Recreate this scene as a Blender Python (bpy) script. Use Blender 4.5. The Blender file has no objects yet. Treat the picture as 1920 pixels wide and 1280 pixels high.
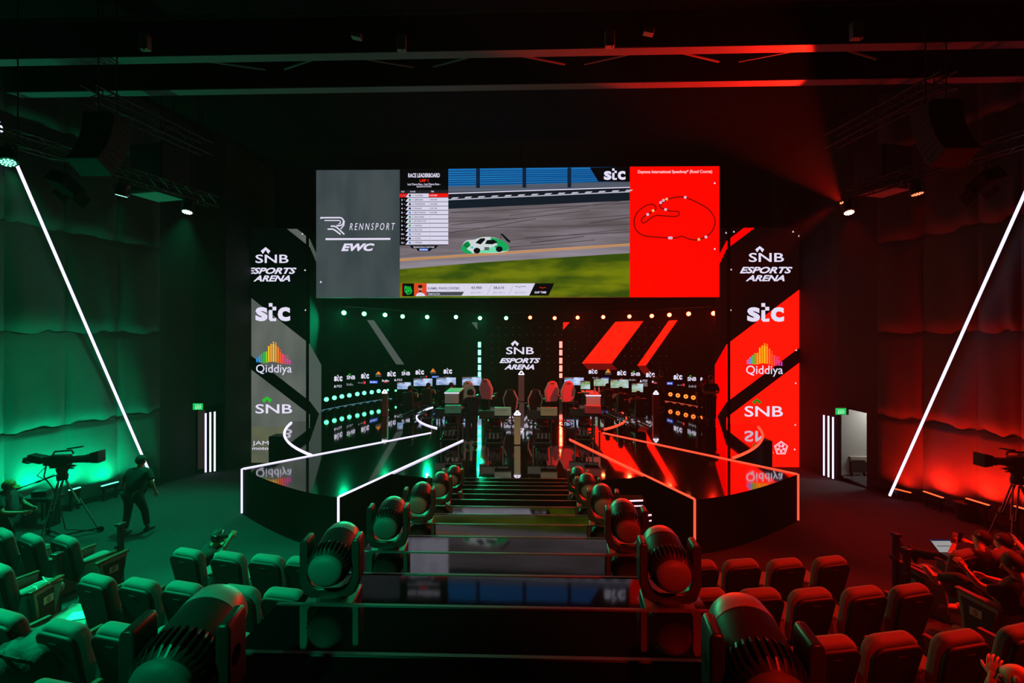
import bpy, bmesh, math, random
from mathutils import Vector, Matrix
random.seed(7)
R = math.radians
COL = bpy.context.scene.collection
# ---------------------------------------------------------------- camera frame
F = 853.0; TH = math.atan(0.029); CAM = Vector((0.19, 0.0, 4.75)); HOR = 628.0
RT = Vector((math.cos(TH), math.sin(TH), 0)); FW = Vector((-math.sin(TH), math.cos(TH), 0))
def ray(px, py):
    return RT*((px-960)/F) + FW + Vector((0, 0, -(py-HOR)/F))
def atY(px, py, Y):
    d = ray(px, py); return CAM + d*((Y-CAM.y)/d.y)
def atZ(px, py, Z):
    d = ray(px, py); return CAM + d*((Z-CAM.z)/d.z)
def atPlane(px, py, p0, n):
    d = ray(px, py); return CAM + d*((p0-CAM).dot(n)/d.dot(n))
# ---------------------------------------------------------------- materials
def lin(c):
    c = c/255.0
    return c/12.92 if c <= .04045 else ((c+.055)/1.055)**2.4
def L3(c): return (lin(c[0]), lin(c[1]), lin(c[2]), 1)
_m = {}
def mat(name, col, rough=.6, metal=0, spec=.5, noise=0, nscale=8, bump=0, bscale=60, coat=0):
    if name in _m: return _m[name]
    m = bpy.data.materials.new(name); m.use_nodes = True
    nt = m.node_tree; b = nt.nodes['Principled BSDF']
    b.inputs['Base Color'].default_value = L3(col)
    b.inputs['Roughness'].default_value = rough; b.inputs['Metallic'].default_value = metal
    b.inputs['Specular IOR Level'].default_value = spec
    if coat: b.inputs['Coat Weight'].default_value = coat
    tc = nt.nodes.new('ShaderNodeTexCoord')
    if noise:
        n = nt.nodes.new('ShaderNodeTexNoise'); n.inputs['Scale'].default_value = nscale; n.inputs['Detail'].default_value = 4
        nt.links.new(tc.outputs['Object'], n.inputs['Vector'])
        r = nt.nodes.new('ShaderNodeMapRange'); r.inputs['To Min'].default_value = 1-noise; r.inputs['To Max'].default_value = 1+noise
        nt.links.new(n.outputs['Fac'], r.inputs['Value'])
        mx = nt.nodes.new('ShaderNodeVectorMath'); mx.operation = 'SCALE'
        mx.inputs[0].default_value = L3(col)[:3]
        nt.links.new(r.outputs['Result'], mx.inputs['Scale']); nt.links.new(mx.outputs['Vector'], b.inputs['Base Color'])
    if bump:
        n2 = nt.nodes.new('ShaderNodeTexNoise'); n2.inputs['Scale'].default_value = bscale; n2.inputs['Detail'].default_value = 3
        nt.links.new(tc.outputs['Object'], n2.inputs['Vector'])
        bp = nt.nodes.new('ShaderNodeBump'); bp.inputs['Strength'].default_value = bump; bp.inputs['Distance'].default_value = .02
        nt.links.new(n2.outputs['Fac'], bp.inputs['Height']); nt.links.new(bp.outputs['Normal'], b.inputs['Normal'])
    _m[name] = m; return m
def emi(name, col, s=1.0, sample=False):
    if name in _m: return _m[name]
    m = bpy.data.materials.new(name); m.use_nodes = True
    nt = m.node_tree; nt.nodes.remove(nt.nodes['Principled BSDF'])
    e = nt.nodes.new('ShaderNodeEmission'); e.inputs['Color'].default_value = L3(col); e.inputs['Strength'].default_value = s
    nt.links.new(e.outputs[0], nt.nodes['Material Output'].inputs[0])
    if not sample: m.cycles.emission_sampling = 'NONE'
    _m[name] = m; return m
def emi_noise(name, c1, c2, scale, s=1.0, rot=0, detail=6, sample=False, lo=.35, hi=.65):
    """picture content of a display: two screen colours mixed by stretched noise"""
    if name in _m: return _m[name]
    m = emi(name, c1, s, sample); nt = m.node_tree
    e = [n for n in nt.nodes if n.type == 'EMISSION'][0]
    tc = nt.nodes.new('ShaderNodeTexCoord'); mp = nt.nodes.new('ShaderNodeMapping')
    mp.inputs['Scale'].default_value = scale; mp.inputs['Rotation'].default_value = (0, rot, 0)
    n = nt.nodes.new('ShaderNodeTexNoise'); n.inputs['Scale'].default_value = 1; n.inputs['Detail'].default_value = detail
    r = nt.nodes.new('ShaderNodeMapRange'); r.inputs['From Min'].default_value = lo; r.inputs['From Max'].default_value = hi
    mx = nt.nodes.new('ShaderNodeMix'); mx.data_type = 'RGBA'
    mx.inputs['A'].default_value = L3(c1); mx.inputs['B'].default_value = L3(c2)
    nt.links.new(tc.outputs['Object'], mp.inputs['Vector']); nt.links.new(mp.outputs[0], n.inputs['Vector'])
    nt.links.new(n.outputs['Fac'], r.inputs['Value']); nt.links.new(r.outputs[0], mx.inputs['Factor'])
    nt.links.new(mx.outputs['Result'], e.inputs['Color'])
    return m
# ---------------------------------------------------------------- mesh builder
class MB:
    def __init__(s): s.v = []; s.f = []; s.mi = []; s.mats = []
    def m(s, mt):
        if mt not in s.mats: s.mats.append(mt)
        return s.mats.index(mt)
    def add(s, vs, fs, mt):
        o = len(s.v); k = s.m(mt)
        s.v += [Vector(x) for x in vs]
        for f in fs: s.f.append([i+o for i in f]); s.mi.append(k)
        return s
    def box(s, c, d, mt, M=None):
        x, y, z = d[0]/2, d[1]/2, d[2]/2; c = Vector(c)
        vs = [Vector((a*x, b*y, e*z)) for a in (-1, 1) for b in (-1, 1) for e in (-1, 1)]
        if M: vs = [M @ p for p in vs]
        return s.add([p+c for p in vs], [(0,1,3,2),(4,6,7,5),(0,4,5,1),(2,3,7,6),(0,2,6,4),(1,5,7,3)], mt)
    def bb(s, lo, hi, mt):
        lo, hi = Vector(lo), Vector(hi); return s.box((lo+hi)/2, hi-lo, mt)
    def tube(s, path, r, mt, n=8, closed=False, sq=None):
        path = [Vector(p) for p in path]; N = len(path)
        rs = r if isinstance(r, (list, tuple)) else [r]*N
        vs = []; fs = []; up = None
        for i, p in enumerate(path):
            if closed: t = path[(i+1) % N]-path[i-1]
            else: t = path[min(i+1, N-1)]-path[max(i-1, 0)]
            if t.length < 1e-9: t = Vector((0, 0, 1))
            t.normalize()
            if up is None: up = Vector((0, 0, 1)) if abs(t.z) < .9 else Vector((0, 1, 0))
            a = up.cross(t)
            if a.length < 1e-4: a = Vector((1, 0, 0)).cross(t)
            a.normalize(); b = t.cross(a).normalized(); up = b
            for k in range(n):
                an = 2*math.pi*k/n; e = (sq or 1)
                vs.append(p + a*math.cos(an)*rs[i]*e + b*math.sin(an)*rs[i])
        for i in range(N if closed else N-1):
            j = (i+1) % N
            for k in range(n): fs.append((i*n+k, i*n+(k+1) % n, j*n+(k+1) % n, j*n+k))
        if not closed: fs.append(tuple(range(n))[::-1]); fs.append(tuple((N-1)*n+k for k in range(n)))
        return s.add(vs, fs, mt)
    def cyl(s, p0, p1, r0, mt, r1=None, n=16):
        return s.tube([p0, p1], [r0, r0 if r1 is None else r1], mt, n)
    def capsule(s, path, r, mt, n=8):
        path = [Vector(p) for p in path]; rs = list(r) if isinstance(r, (list, tuple)) else [r]*len(path)
        d0 = (path[0]-path[1]).normalized(); d1 = (path[-1]-path[-2]).normalized()
        P = [path[0]+d0*rs[0]*.95, path[0]+d0*rs[0]*.6]+path+[path[-1]+d1*rs[-1]*.6, path[-1]+d1*rs[-1]*.95]
        Q = [rs[0]*.25, rs[0]*.8]+rs+[rs[-1]*.8, rs[-1]*.25]
        return s.tube(P, Q, mt, n)
    def lathe(s, prof, o, ax, mt, n=24):
        """prof: (distance along axis, radius)"""
        ax = Vector(ax).normalized(); o = Vector(o)
        a = ax.orthogonal().normalized(); b = ax.cross(a)
        vs = []; fs = []
        for d, r in prof:
            for k in range(n):
                an = 2*math.pi*k/n; vs.append(o+ax*d+a*math.cos(an)*r+b*math.sin(an)*r)
        for i in range(len(prof)-1):
            for k in range(n): fs.append((i*n+k, i*n+(k+1) % n, (i+1)*n+(k+1) % n, (i+1)*n+k))
        fs.append(tuple(range(n))[::-1]); fs.append(tuple((len(prof)-1)*n+k for k in range(n)))
        return s.add(vs, fs, mt)
    def ell(s, c, rad, mt, M=None, n=16, m=10):
        c = Vector(c); vs = []; fs = []
        for i in range(m+1):
            ph = math.pi*i/m
            for k in range(n):
                an = 2*math.pi*k/n
                p = Vector((rad[0]*math.sin(ph)*math.cos(an), rad[1]*math.sin(ph)*math.sin(an), rad[2]*math.cos(ph)))
                vs.append((M @ p if M else p)+c)
        for i in range(m):
            for k in range(n): fs.append((i*n+k, (i+1)*n+k, (i+1)*n+(k+1) % n, i*n+(k+1) % n))
        return s.add(vs, fs, mt)
    def prism(s, pts, z0, z1, mt, side=None):
        n = len(pts)
        s.add([(p[0], p[1], z1) for p in pts], [tuple(range(n))], mt)
        s.add([(p[0], p[1], z0) for p in pts]+[(p[0], p[1], z1) for p in pts],
              [tuple(range(n))[::-1]]+[(i, (i+1) % n, n+(i+1) % n, n+i) for i in range(n)], side or mt)
        return s
    def slab(s, pts, o, U, V, N, t, mt):
        """outline pts in (U,V), thickness t along N"""
        o, U, V, N = map(Vector, (o, U, V, N)); n = len(pts)
        a = [o+U*p[0]+V*p[1] for p in pts]; b = [q+N*t for q in a]
        return s.add(a+b, [tuple(range(n))[::-1], tuple(range(n, 2*n))]+[(i, (i+1) % n, n+(i+1) % n, n+i) for i in range(n)], mt)
    def poly(s, pts, mt): return s.add(pts, [tuple(range(len(pts)))], mt)
    def build(s, name, parent=None, smooth=False, bevel=0, seg=2, local=False, sub=0):
        me = bpy.data.meshes.new(name)
        off = Vector((0, 0, 0))
        if parent is not None and not local:
            q = parent
            while q is not None: off = off+q.location; q = q.parent
        me.from_pydata([p-off for p in s.v], [], s.f)
        for mt in s.mats: me.materials.append(mt)
        for p, k in zip(me.polygons, s.mi): p.material_index = k; p.use_smooth = smooth
        bm = bmesh.new(); bm.from_mesh(me)
        bmesh.ops.recalc_face_normals(bm, faces=bm.faces); bm.to_mesh(me); bm.free()
        me.update()
        o = bpy.data.objects.new(name, me); COL.objects.link(o)
        if parent is not None: o.parent = parent
        if bevel:
            b = o.modifiers.new('Bevel', 'BEVEL'); b.width = bevel; b.segments = seg; b.limit_method = 'ANGLE'; b.angle_limit = R(40)
            for p in me.polygons: p.use_smooth = True
            try: o.data.set_sharp_from_angle(angle=R(50))
            except Exception: pass
        elif smooth:
            try: o.data.set_sharp_from_angle(angle=R(45))
            except Exception: pass
        if sub:
            b = o.modifiers.new('Sub', 'SUBSURF'); b.levels = sub; b.render_levels = sub
        return o
def tag(o, label=None, cat=None, group=None, kind=None):
    if label: o['label'] = label
    if cat: o['category'] = cat
    if group: o['group'] = group
    if kind: o['kind'] = kind
    return o
def thing(name, label, cat, loc=(0, 0, 0), rz=0, group=None):
    o = bpy.data.objects.new(name, None); COL.objects.link(o); o.empty_display_size = .1
    o.location = loc; o.rotation_euler = (0, 0, rz)
    return tag(o, label, cat, group)
def dup(src, loc=None, rz=None, label=None, group=None, parent=None):
    c = src.copy(); COL.objects.link(c)
    if parent is not None: c.parent = parent
    if loc is not None: c.location = loc
    if rz is not None: c.rotation_euler = (0, 0, rz)
    if label: c['label'] = label
    if group: c['group'] = group
    for ch in list(src.children): dup(ch, parent=c)
    return c
def struct(mb, name, parent=None, **k):
    o = mb.build(name, parent, **k)
    if parent is None: o['kind'] = 'structure'
    return o
# ---------------------------------------------------------------- lettering
_tc = {}
def glyphs(txt, shear=0, bold=0, space=1):
    key = (txt, shear, bold, space)
    if key in _tc: return _tc[key]
    cu = bpy.data.curves.new('t', 'FONT'); cu.body = txt; cu.shear = shear; cu.offset = bold; cu.space_character = space
    cu.resolution_u = 3; cu.fill_mode = 'BOTH'
    ob = bpy.data.objects.new('t', cu); COL.objects.link(ob)
    dg = bpy.context.evaluated_depsgraph_get(); me = bpy.data.meshes.new_from_object(ob.evaluated_get(dg))
    vs = [(v.co.x, v.co.y) for v in me.vertices]; fs = [tuple(p.vertices) for p in me.polygons]
    bpy.data.objects.remove(ob); bpy.data.curves.remove(cu); bpy.data.meshes.remove(me)
    x0 = min(v[0] for v in vs); x1 = max(v[0] for v in vs); y0 = min(v[1] for v in vs); y1 = max(v[1] for v in vs)
    vs = [((a-x0)/(x1-x0), (b-y0)/max(y1-y0, 1e-6)) for a, b in vs]
    _tc[key] = (vs, fs); return vs, fs
def text(mb, txt, box, fn, mt, shear=0, bold=0, space=1):
    """lettering filling box=(x0,top,x1,bottom); fn maps (x,y) to a point on the sign's face"""
    vs, fs = glyphs(txt, shear, bold, space)
    x0, y0, x1, y1 = box
    mb.add([fn(x0+(x1-x0)*a, y1+(y0-y1)*b) for a, b in vs], fs, mt)
def shape(mb, pts, fn, mt): mb.poly([fn(x, y) for x, y in pts], mt)
def rect(mb, x0, y0, x1, y1, fn, mt): shape(mb, [(x0, y0), (x1, y0), (x1, y1), (x0, y1)], fn, mt)
def disc2(mb, x, y, rx, ry, fn, mt, n=14):
    shape(mb, [(x+rx*math.cos(2*math.pi*k/n), y+ry*math.sin(2*math.pi*k/n)) for k in range(n)], fn, mt)
def stroke(mb, pts, w, fn, mt, closed=False):
    """a line of width w drawn on a flat face"""
    P = [Vector((a, b)) for a, b in pts]; N = len(P); Lp = []; Rp = []
    for i in range(N):
        a = P[(i-1) % N] if closed or i > 0 else P[i]; b = P[(i+1) % N] if closed or i < N-1 else P[i]
        t = (b-a).normalized(); n = Vector((-t.y, t.x))*w/2
        Lp.append(P[i]+n); Rp.append(P[i]-n)
    vs = [fn(p.x, p.y) for p in Lp]+[fn(p.x, p.y) for p in Rp]
    fs = [(i, (i+1) % N, N+(i+1) % N, N+i) for i in range(N if closed else N-1)]
    mb.add(vs, fs, mt)
# ================================================================ materials
M_floor = mat('carpet', (42, 45, 48), .95, noise=.25, nscale=30, bump=.3, bscale=200)
M_gloss = mat('black_gloss_deck', (9, 9, 11), .06, spec=1.0); M_gloss.node_tree.nodes['Principled BSDF'].inputs['IOR'].default_value = 1.95; M_gloss.node_tree.nodes['Principled BSDF'].inputs['Coat Weight'].default_value = 1; M_gloss.node_tree.nodes['Principled BSDF'].inputs['Coat IOR'].default_value = 1.8
M_step = mat('black_gloss_step', (10, 10, 12), .05, spec=.8, bump=.012, bscale=4)
M_blackm = mat('matt_black', (14, 14, 15), .8)
M_skirt = mat('black_skirt', (3, 3, 3), .9, spec=.15)
M_plastic = mat('black_plastic', (16, 17, 18), .38)
M_metal = mat('dark_metal', (48, 49, 52), .45, metal=.6)
M_steel = mat('painted_steel', (106, 102, 108), .55, noise=.2, nscale=3)
M_quilt = mat('acoustic_fabric', (66, 66, 66), .9, noise=.18, nscale=3, bump=.25, bscale=25)
M_wall = mat('wall_black_paint', (15, 15, 16), .85, noise=.2)
M_ceil = mat('ceiling_black', (3, 3, 3), .95, spec=.2)
M_edge = mat('step_edge', (90, 92, 98), .35, metal=.7)
E_white = emi('light_strip_white', (225, 215, 255), 1.6, True)
E_redst = emi('light_strip_red', (255, 70, 45), 2.0, True)
H = 4.75
# ================================================================ floor
mb = MB()
mb.add([(-16, -3, 0), (16, -3, 0), (16, 13.2, 0), (-16, 13.2, 0), (-16, 18.6, -.55), (16, 18.6, -.55), (16, 32, -.55), (-16, 32, -.55)],
       [(0, 1, 2, 3), (3, 2, 5, 4), (4, 5, 6, 7)], M_floor)
struct(mb, 'floor')
# ================================================================ side walls: sagging quilted panels
SEAM = [2.31, 4.85, 7.6, 10.3]
def wall_pts(pix, Zs):
    out = []
    for x, y in pix:
        p = atZ(x, y, Zs); out.append(Vector((p.x, p.y)))
    return out
LW = wall_pts([(8, 813), (122, 794.5), (220, 780), (300, 768)], 2.31)
RW = wall_pts([(1646, 776), (1731, 787), (1834, 806), (1915, 820)], 2.31)
d = (LW[0]-LW[1]); LW = [LW[0]+d*4, LW[0]+d*3, LW[0]+d*2, LW[0]+d]+LW
d = (RW[3]-RW[2]); RW = RW+[RW[3]+d, RW[3]+d*2, RW[3]+d*3]
def quilt(name, P, inward):
    mb = MB(); zs = [-.1]+SEAM+[12.2]
    for i in range(len(P)-1):
        a, b = P[i], P[i+1]; t = (b-a).normalized(); n = Vector((-t.y, t.x))*inward
        for k in range(len(zs)-1):
            z0, z1 = zs[k], zs[k+1]; NU, NV = 14, 20; ph = random.uniform(0, 6)
            vs = []
            for v in range(NV+1):
                fv = v/NV
                for u in range(NU+1):
                    fu = u/NU
                    e = min(fu, 1-fu)*8; e = 1-math.exp(-e*1.3)
                    g = (min(1, fv*9)**.6)*(1-fv)**.75
                    if k == 0: g = .35+.3*math.sin(fv*3)
                    off = .13*g*e + .035*math.sin(fu*9+ph+fv*2)*e*(1-fv) + .02*math.sin(fu*17+ph)*math.exp(-fv*5)*e
                    if v == NV: off = -.03
                    sag = .05*math.sin(fu*math.pi)*((1-fv)**4) + .02*math.sin(fu*7+ph)*((1-fv)**6)
                    if k == 0: sag = 0
                    p = a+(b-a)*fu+n*off
                    vs.append((p.x, p.y, z0+(z1-z0)*fv-sag))
            fs = [(v*(NU+1)+u, v*(NU+1)+u+1, (v+1)*(NU+1)+u+1, (v+1)*(NU+1)+u) for v in range(NV) for u in range(NU)]
            mb.add(vs, fs, M_quilt)
    # backing just behind the fabric
    for i in range(len(P)-1):
        a, b = P[i], P[i+1]; t = (b-a).normalized(); n = Vector((-t.y, t.x))*inward
        a2, b2 = a-n*.06, b-n*.06
        mb.add([(a2.x, a2.y, -.6), (b2.x, b2.y, -.6), (b2.x, b2.y, 12.2), (a2.x, a2.y, 12.2)], [(0, 1, 2, 3)], M_wall)
    return struct(mb, name, smooth=True)
quilt('wall_left', LW, -1)
quilt('wall_right', RW, -1)
# plain black walls toward the stage, with the exit doorways
def floorhit(px, py):
    """a floor point beyond the ramp crest"""
    d = ray(px, py); best = None
    t = (0-H)/d.z; p = CAM+d*t
    if p.y <= 13.2: return p
    s = .55/5.4   # z = -s*(y-13.2)
    t = (-s*(CAM.y-13.2)-CAM.z)/(d.z+s*d.y); return CAM+d*t
lend = LW[-1]; lp1 = floorhit(366, 889); lp2 = floorhit(404, 884)
r0 = floorhit(1543, 892); r1 = floorhit(1625, 917); rend = RW[0]
print('LW', LW, 'RW', RW, 'lp', lp1, lp2, 'r', r0, r1)
def wallseg(mb, a, b, z0, z1, mt, t=.08, side=1):
    a, b = Vector((a[0], a[1])), Vector((b[0], b[1])); d = (b-a).normalized(); n = Vector((-d.y, d.x))*t*side
    mb.prism([(a.x, a.y), (b.x, b.y), (b.x+n.x, b.y+n.y), (a.x+n.x, a.y+n.y)], z0, z1, mt)
# left: quilted wall end -> doorway wall -> behind tower
L1 = Vector((lp1.x, lp1.y)); L2 = Vector((lp2.x, lp2.y))
ld = (L2-L1).normalized(); L3p = L2+ld*.35; L4p = L3p+Vector((-.05, 3.4))
mb = MB()
dz = 2.12
wallseg(mb, lend, L1, -.6, 12.2, M_wall)
wallseg(mb, L1, L3p, dz, 12.2, M_wall)
wallseg(mb, L3p, L4p, -.6, 12.2, M_wall)
struct(mb, 'wall_stage_left')
R0 = Vector((r0.x, r0.y)); R1 = Vector((r1.x, r1.y)); rd = (R0-R1).normalized(); R4 = R0+Vector((.3, 4))
rdl = atPlane(1570, 900, Vector((R1.x, R1.y, 0)), Vector((-rd.y, rd.x, 0))).xy   # jamb between door opening and light strips
mb = MB()
wallseg(mb, rend, R1, -.6, 12.2, M_wall, side=-1)
wallseg(mb, R1, rdl, 2.26, 12.2, M_wall, side=-1)
wallseg(mb, rdl, R4, -.6, 12.2, M_wall, side=-1)
struct(mb, 'wall_stage_right')
mb = MB(); mb.bb((-16, 31, -.6), (16, 31.15, 12.3), M_ceil); struct(mb, 'wall_back')
mb = MB(); mb.bb((-16, -3.2, -.1), (16, -3.05, 12.3), M_ceil); struct(mb, 'wall_rear')
mb = MB(); mb.bb((-17, -3.2, 12.2), (17, 31.2, 12.4), M_ceil)
struct(mb, 'ceiling')
# ---------------- ceiling beams with flat bottom flanges and a lattice between them
def beam(name, ya, label, xa=-13.4, xb=13):
    t = thing(name, label, 'ceiling beam', (0, ya, 10.75), group='steel beams under the ceiling')
    mb = MB(); mb.bb((xa, ya, 10.75), (xb, ya+.25, 10.78), M_steel); mb.build('bottom_flange', t)
    mb = MB(); mb.bb((xa, ya+.11, 10.78), (xb, ya+.14, 11.6), M_ceil); mb.build('web', t)
    mb = MB(); mb.bb((xa, ya, 11.6), (xb, ya+.25, 11.63), M_steel); mb.build('top_flange', t)
    return t
beam('ceiling_beam', 9.58, 'grey steel ceiling beam nearer the audience, above the small hanging boxes')
beam('ceiling_beam', 10.9, 'lower looking grey steel ceiling beam nearer the stage, crossing above the video screen')
t = thing('lattice_brace', 'thin zigzag steel bracing between the two ceiling beams', 'brace', (0, 9.85, 10.85))
for i in range(9):
    mb = MB(); x = -7.2+i*1.75
    if i % 2 == 0: mb.tube([(x, 9.85, 10.86), (x+1.3, 10.5, 10.98)], .025, M_steel, 6)
    else: mb.tube([(x+1.2, 9.85, 10.86), (x, 10.5, 10.98)], .025, M_steel, 6)
    mb.build('diagonal_bar', t)
# small hanging boxes
M_box = mat('box_beige', (150, 146, 138), .6)
for k, (px, py, w, h, lab) in enumerate([(272, 80, 17, 29, 'small pale box hanging in front of the beam, leftmost of four'),
                             (753, 81, 17, 29, 'small pale box hanging in front of the beam, above the leaderboard'),
                             (1143, 74, 17, 29, 'small pale box hanging in front of the beam, above the race video'),
                             (1606, 58, 20, 31, 'small pale box hanging in front of the beam, rightmost of four')]):
    p = atY(px, py, 9.2); s = 9.2/853
    t = thing('hanging_box', lab, 'box', (p.x, p.y, p.z), group='pale boxes hung before the ceiling beam')
    mb = MB(); mb.box(p, (w*s, .12, h*s), M_box); mb.build('casing', t, bevel=.008)
    mb = MB(); mb.tube([p+Vector((0, 0, h*s/2)), (p.x, p.y, 12.2)], .012, M_metal, 6); mb.build('hanger_rod', t)
    mb = MB(); mb.tube([p+Vector((.03, -.062, -h*s*.4)), p+Vector((.03, -.062, -h*s*.5-.05))], .008, M_metal, 6); mb.build('antenna', t)
for px, py, lab in [(669, 68, 'tiny grey sensor hanging left of the centre under the dark ceiling'), (1216, 60, 'tiny red lit sensor hanging right of the centre under the dark ceiling')]:
    p = atY(px, py, 9.2); t = thing('ceiling_sensor', lab, 'sensor', p)
    mb = MB(); mb.box(p, (.2, .14, .1), M_box, Matrix.Rotation(R(12), 3, 'Y')); mb.build('casing', t, bevel=.01)
    mb = MB(); mb.tube([p, (p.x, p.y, 12.2)], .01, M_metal, 6); mb.build('hanger_rod', t)
# ---------------- slanted white light strips on the side walls
def wall_plane(P, i):
    a, b = P[i], P[i+1]; t = (b-a).normalized(); return Vector((a.x, a.y, 0)), Vector((-t.y, t.x, 0))
def onwall(px, py, P, off):
    best = None
    for i in range(len(P)-1):
        p0, n = wall_plane(P, i); p0 = p0-n*off
        q = atPlane(px, py, p0, n); a, b = P[i], P[i+1]
        u = (q.xy-a).dot(b-a)/(b-a).length_squared
        if -.03 <= u <= 1.03: return q
        if best is None or abs(u-.5) < best[0]: best = (abs(u-.5), q)
    return best[1]
def strip_on_wall(pts, P, name, label):
    # straight bar held off the wall: fit a straight line between its ends
    t = thing(name, label, 'light strip', pts[0])
    mb = MB(); mb.tube(pts, .033, E_white, 8); mb.build('light_tube', t)
    mb = MB(); n = (CAM-pts[0]).normalized(); mb.tube([p-Vector((n.x, n.y, 0))*.05 for p in pts], .045, M_blackm, 6); mb.build('mounting_channel', t)
    return t
a = onwall(32, 310, LW, .3); b = onwall(287, 901, LW, .3); c = a+(a-b)*.35
strip_on_wall([b, a], LW, 'slanted_light_strip', 'long slanted white light strip against the green left wall')
c0 = a+(a-b).normalized()*.75; c1 = a+(a-b).normalized()*1.6
strip_on_wall([c0, c1], LW, 'slanted_light_strip', 'short piece of slanted white light strip above the left truss')
a = onwall(1919, 368, RW, .26); b = atZ(1668, 929, .04); a2 = a+(a-b)*.3
strip_on_wall([b, a2], RW, 'slanted_light_strip', 'long slanted white light strip against the red right wall')
# ---------------- uplight bars at the foot of the walls
E_gbar = emi('uplight_lens_green', (90, 255, 190), 3.0); E_rbar = emi('uplight_lens_red', (255, 80, 40), 2.5)
LIGHTS = []
def area(name, loc, target, sx, sy, col, power, spread=180):
    l = bpy.data.lights.new(name, 'AREA'); l.shape = 'RECTANGLE'; l.size = sx; l.size_y = sy; l.color = col; l.energy = power
    l.spread = R(spread)
    o = bpy.data.objects.new(name, l); COL.objects.link(o); o.location = loc
    dd = (Vector(target)-Vector(loc)).normalized(); o.rotation_euler = dd.to_track_quat('-Z', 'Y').to_euler(); return o
def spot(name, loc, target, col, power, ang=60, blend=.6, rad=.1):
    l = bpy.data.lights.new(name, 'SPOT'); l.color = col; l.energy = power; l.spot_size = R(ang); l.spot_blend = blend; l.shadow_soft_size = rad
    o = bpy.data.objects.new(name, l); COL.objects.link(o); o.location = loc
    dd = (Vector(target)-Vector(loc)).normalized(); o.rotation_euler = dd.to_track_quat('-Z', 'Y').to_euler(); return o
GREEN = (0.0, 1.0, .36); RED = (1.0, .012, .004); MINT = (0, 1.0, .40)
def uplight(px0, py0, px1, py1, P, side, col, em, lab, power):
    p = onwall(px0, py0, P, .42); q = onwall(px1, py1, P, .42)
    z = (p.z+q.z)/2; p.z = q.z = z; c = (p+q)/2; dr = (q-p).normalized(); nrm = Vector((-dr.y, dr.x, 0))
    if nrm.x*side < 0: nrm = -nrm       # toward the wall
    t = thing('uplight_bar', lab, 'stage light', (c.x, c.y, 0), group='uplight bars along the side walls')
    Mx = Matrix((dr, nrm, Vector((0, 0, 1)))).transposed()
    mb = MB(); mb.box(c-Vector((0, 0, .06)), ((q-p).length, .12, .1), M_plastic, Mx); mb.build('housing', t)
    mb = MB(); n = 10
    for i in range(n): mb.cyl(p+(q-p)*((i+.5)/n)-Vector((0, 0, .012)), p+(q-p)*((i+.5)/n)+Vector((0, 0, .004)), .04, em, n=10)
    mb.build('lens_row', t)
    if z > .15:
        mb = MB()
        for s in (p+(q-p)*.12, q+(p-q)*.12): mb = MB(); mb.box((s.x, s.y, (z-.1)/2), (.05, .05, z-.1), M_blackm); mb.build('leg', t)
    area('uplight_source', c+Vector((0, 0, .03)), c+Vector((0, 0, 3))+nrm*.85, (q-p).length, .08, col, power, 150)
LB = [(62, 922, 83, 919, 'green uplight bar at the wall foot behind the camera operator'), (131, 917, 149, 914.5, 'green uplight bar seen between the camera tripod legs'),
      (191, 911, 221, 902.5, 'green uplight bar at the wall foot, right of the camera tripod'), (272, 898, 282, 896, 'green uplight bar mostly hidden behind the walking man')]
for k, (x0, y0, x1, y1, lab) in enumerate(LB): uplight(x0, y0, x1, y1, LW, -1, MINT, E_gbar, lab, 62 if k < 3 else 9)
uplight(-60, 942, -25, 936, LW, -1, MINT, E_gbar, 'green uplight bar at the wall foot left of the operator', 62)
RB = [(1679, 916, 1707, 923, 'red uplight bar beside the foot of the slanted strip'), (1732, 922, 1768, 931, 'second red uplight bar from the slanted strip'),
      (1812, 934, 1854, 946, 'red uplight bar at the wall foot left of the camera tripod'), (1904, 949, 1925, 954, 'red uplight bar at the wall foot behind the camera tripod')]
for k, (x0, y0, x1, y1, lab) in enumerate(RB): uplight(x0, y0, x1, y1, RW, 1, RED, E_rbar, lab, 85 if k else 26)
# skirting plinth behind bars
for nm, P, s in (('baseboard_left', LW, -1), ('baseboard_right', RW, -1)):
    mb = MB()
    for i in range(len(P)-1):
        aa, bb2 = P[i], P[i+1]; tt = (bb2-aa).normalized(); nn = Vector((-tt.y, tt.x))*s
        wallseg(mb, aa+nn*.2, bb2+nn*.2, 0, .16, M_blackm, .04, 1)
    struct(mb, nm)
# ---------------- doorway left: three vertical strips, open dark door, exit sign
def vstrip(x, yt, yb, nm, lab, P0, N0, grp):
    a = atPlane(x, yt, P0, N0); b = atPlane(x, yb, P0, N0)
    t = thing(nm, lab, 'light strip', (b.x, b.y, b.z), group=grp)
    mb = MB(); mb.tube([b, a], .03, E_white, 8); mb.build('light_tube', t)
    mb = MB(); o2 = Vector((N0.x, N0.y, 0)).normalized(); o2 = o2 if o2.y > 0 else -o2
    mb.tube([b+o2*.035, a+o2*.035], .035, M_blackm, 6); mb.build('mounting_channel', t)
n = Vector((-ld.y, ld.x, 0)); P0 = Vector((L1.x, L1.y, 0)); n = n if n.y < 0 else -n; 
for k, (x, yt, yb) in enumerate([(385.7, 774.5, 885), (394.3, 772.5, 884), (402.6, 771.5, 883)]):
    vstrip(x, yt, yb, 'vertical_light_strip', ['leftmost', 'middle', 'rightmost'][k]+' of three upright white light strips by the left exit', P0+n*.12, n, 'upright light strips at the left exit')
n2 = Vector((-rd.y, rd.x, 0)); n2 = n2 if n2.y < 0 else -n2; P2 = Vector((R0.x, R0.y, 0))
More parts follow.
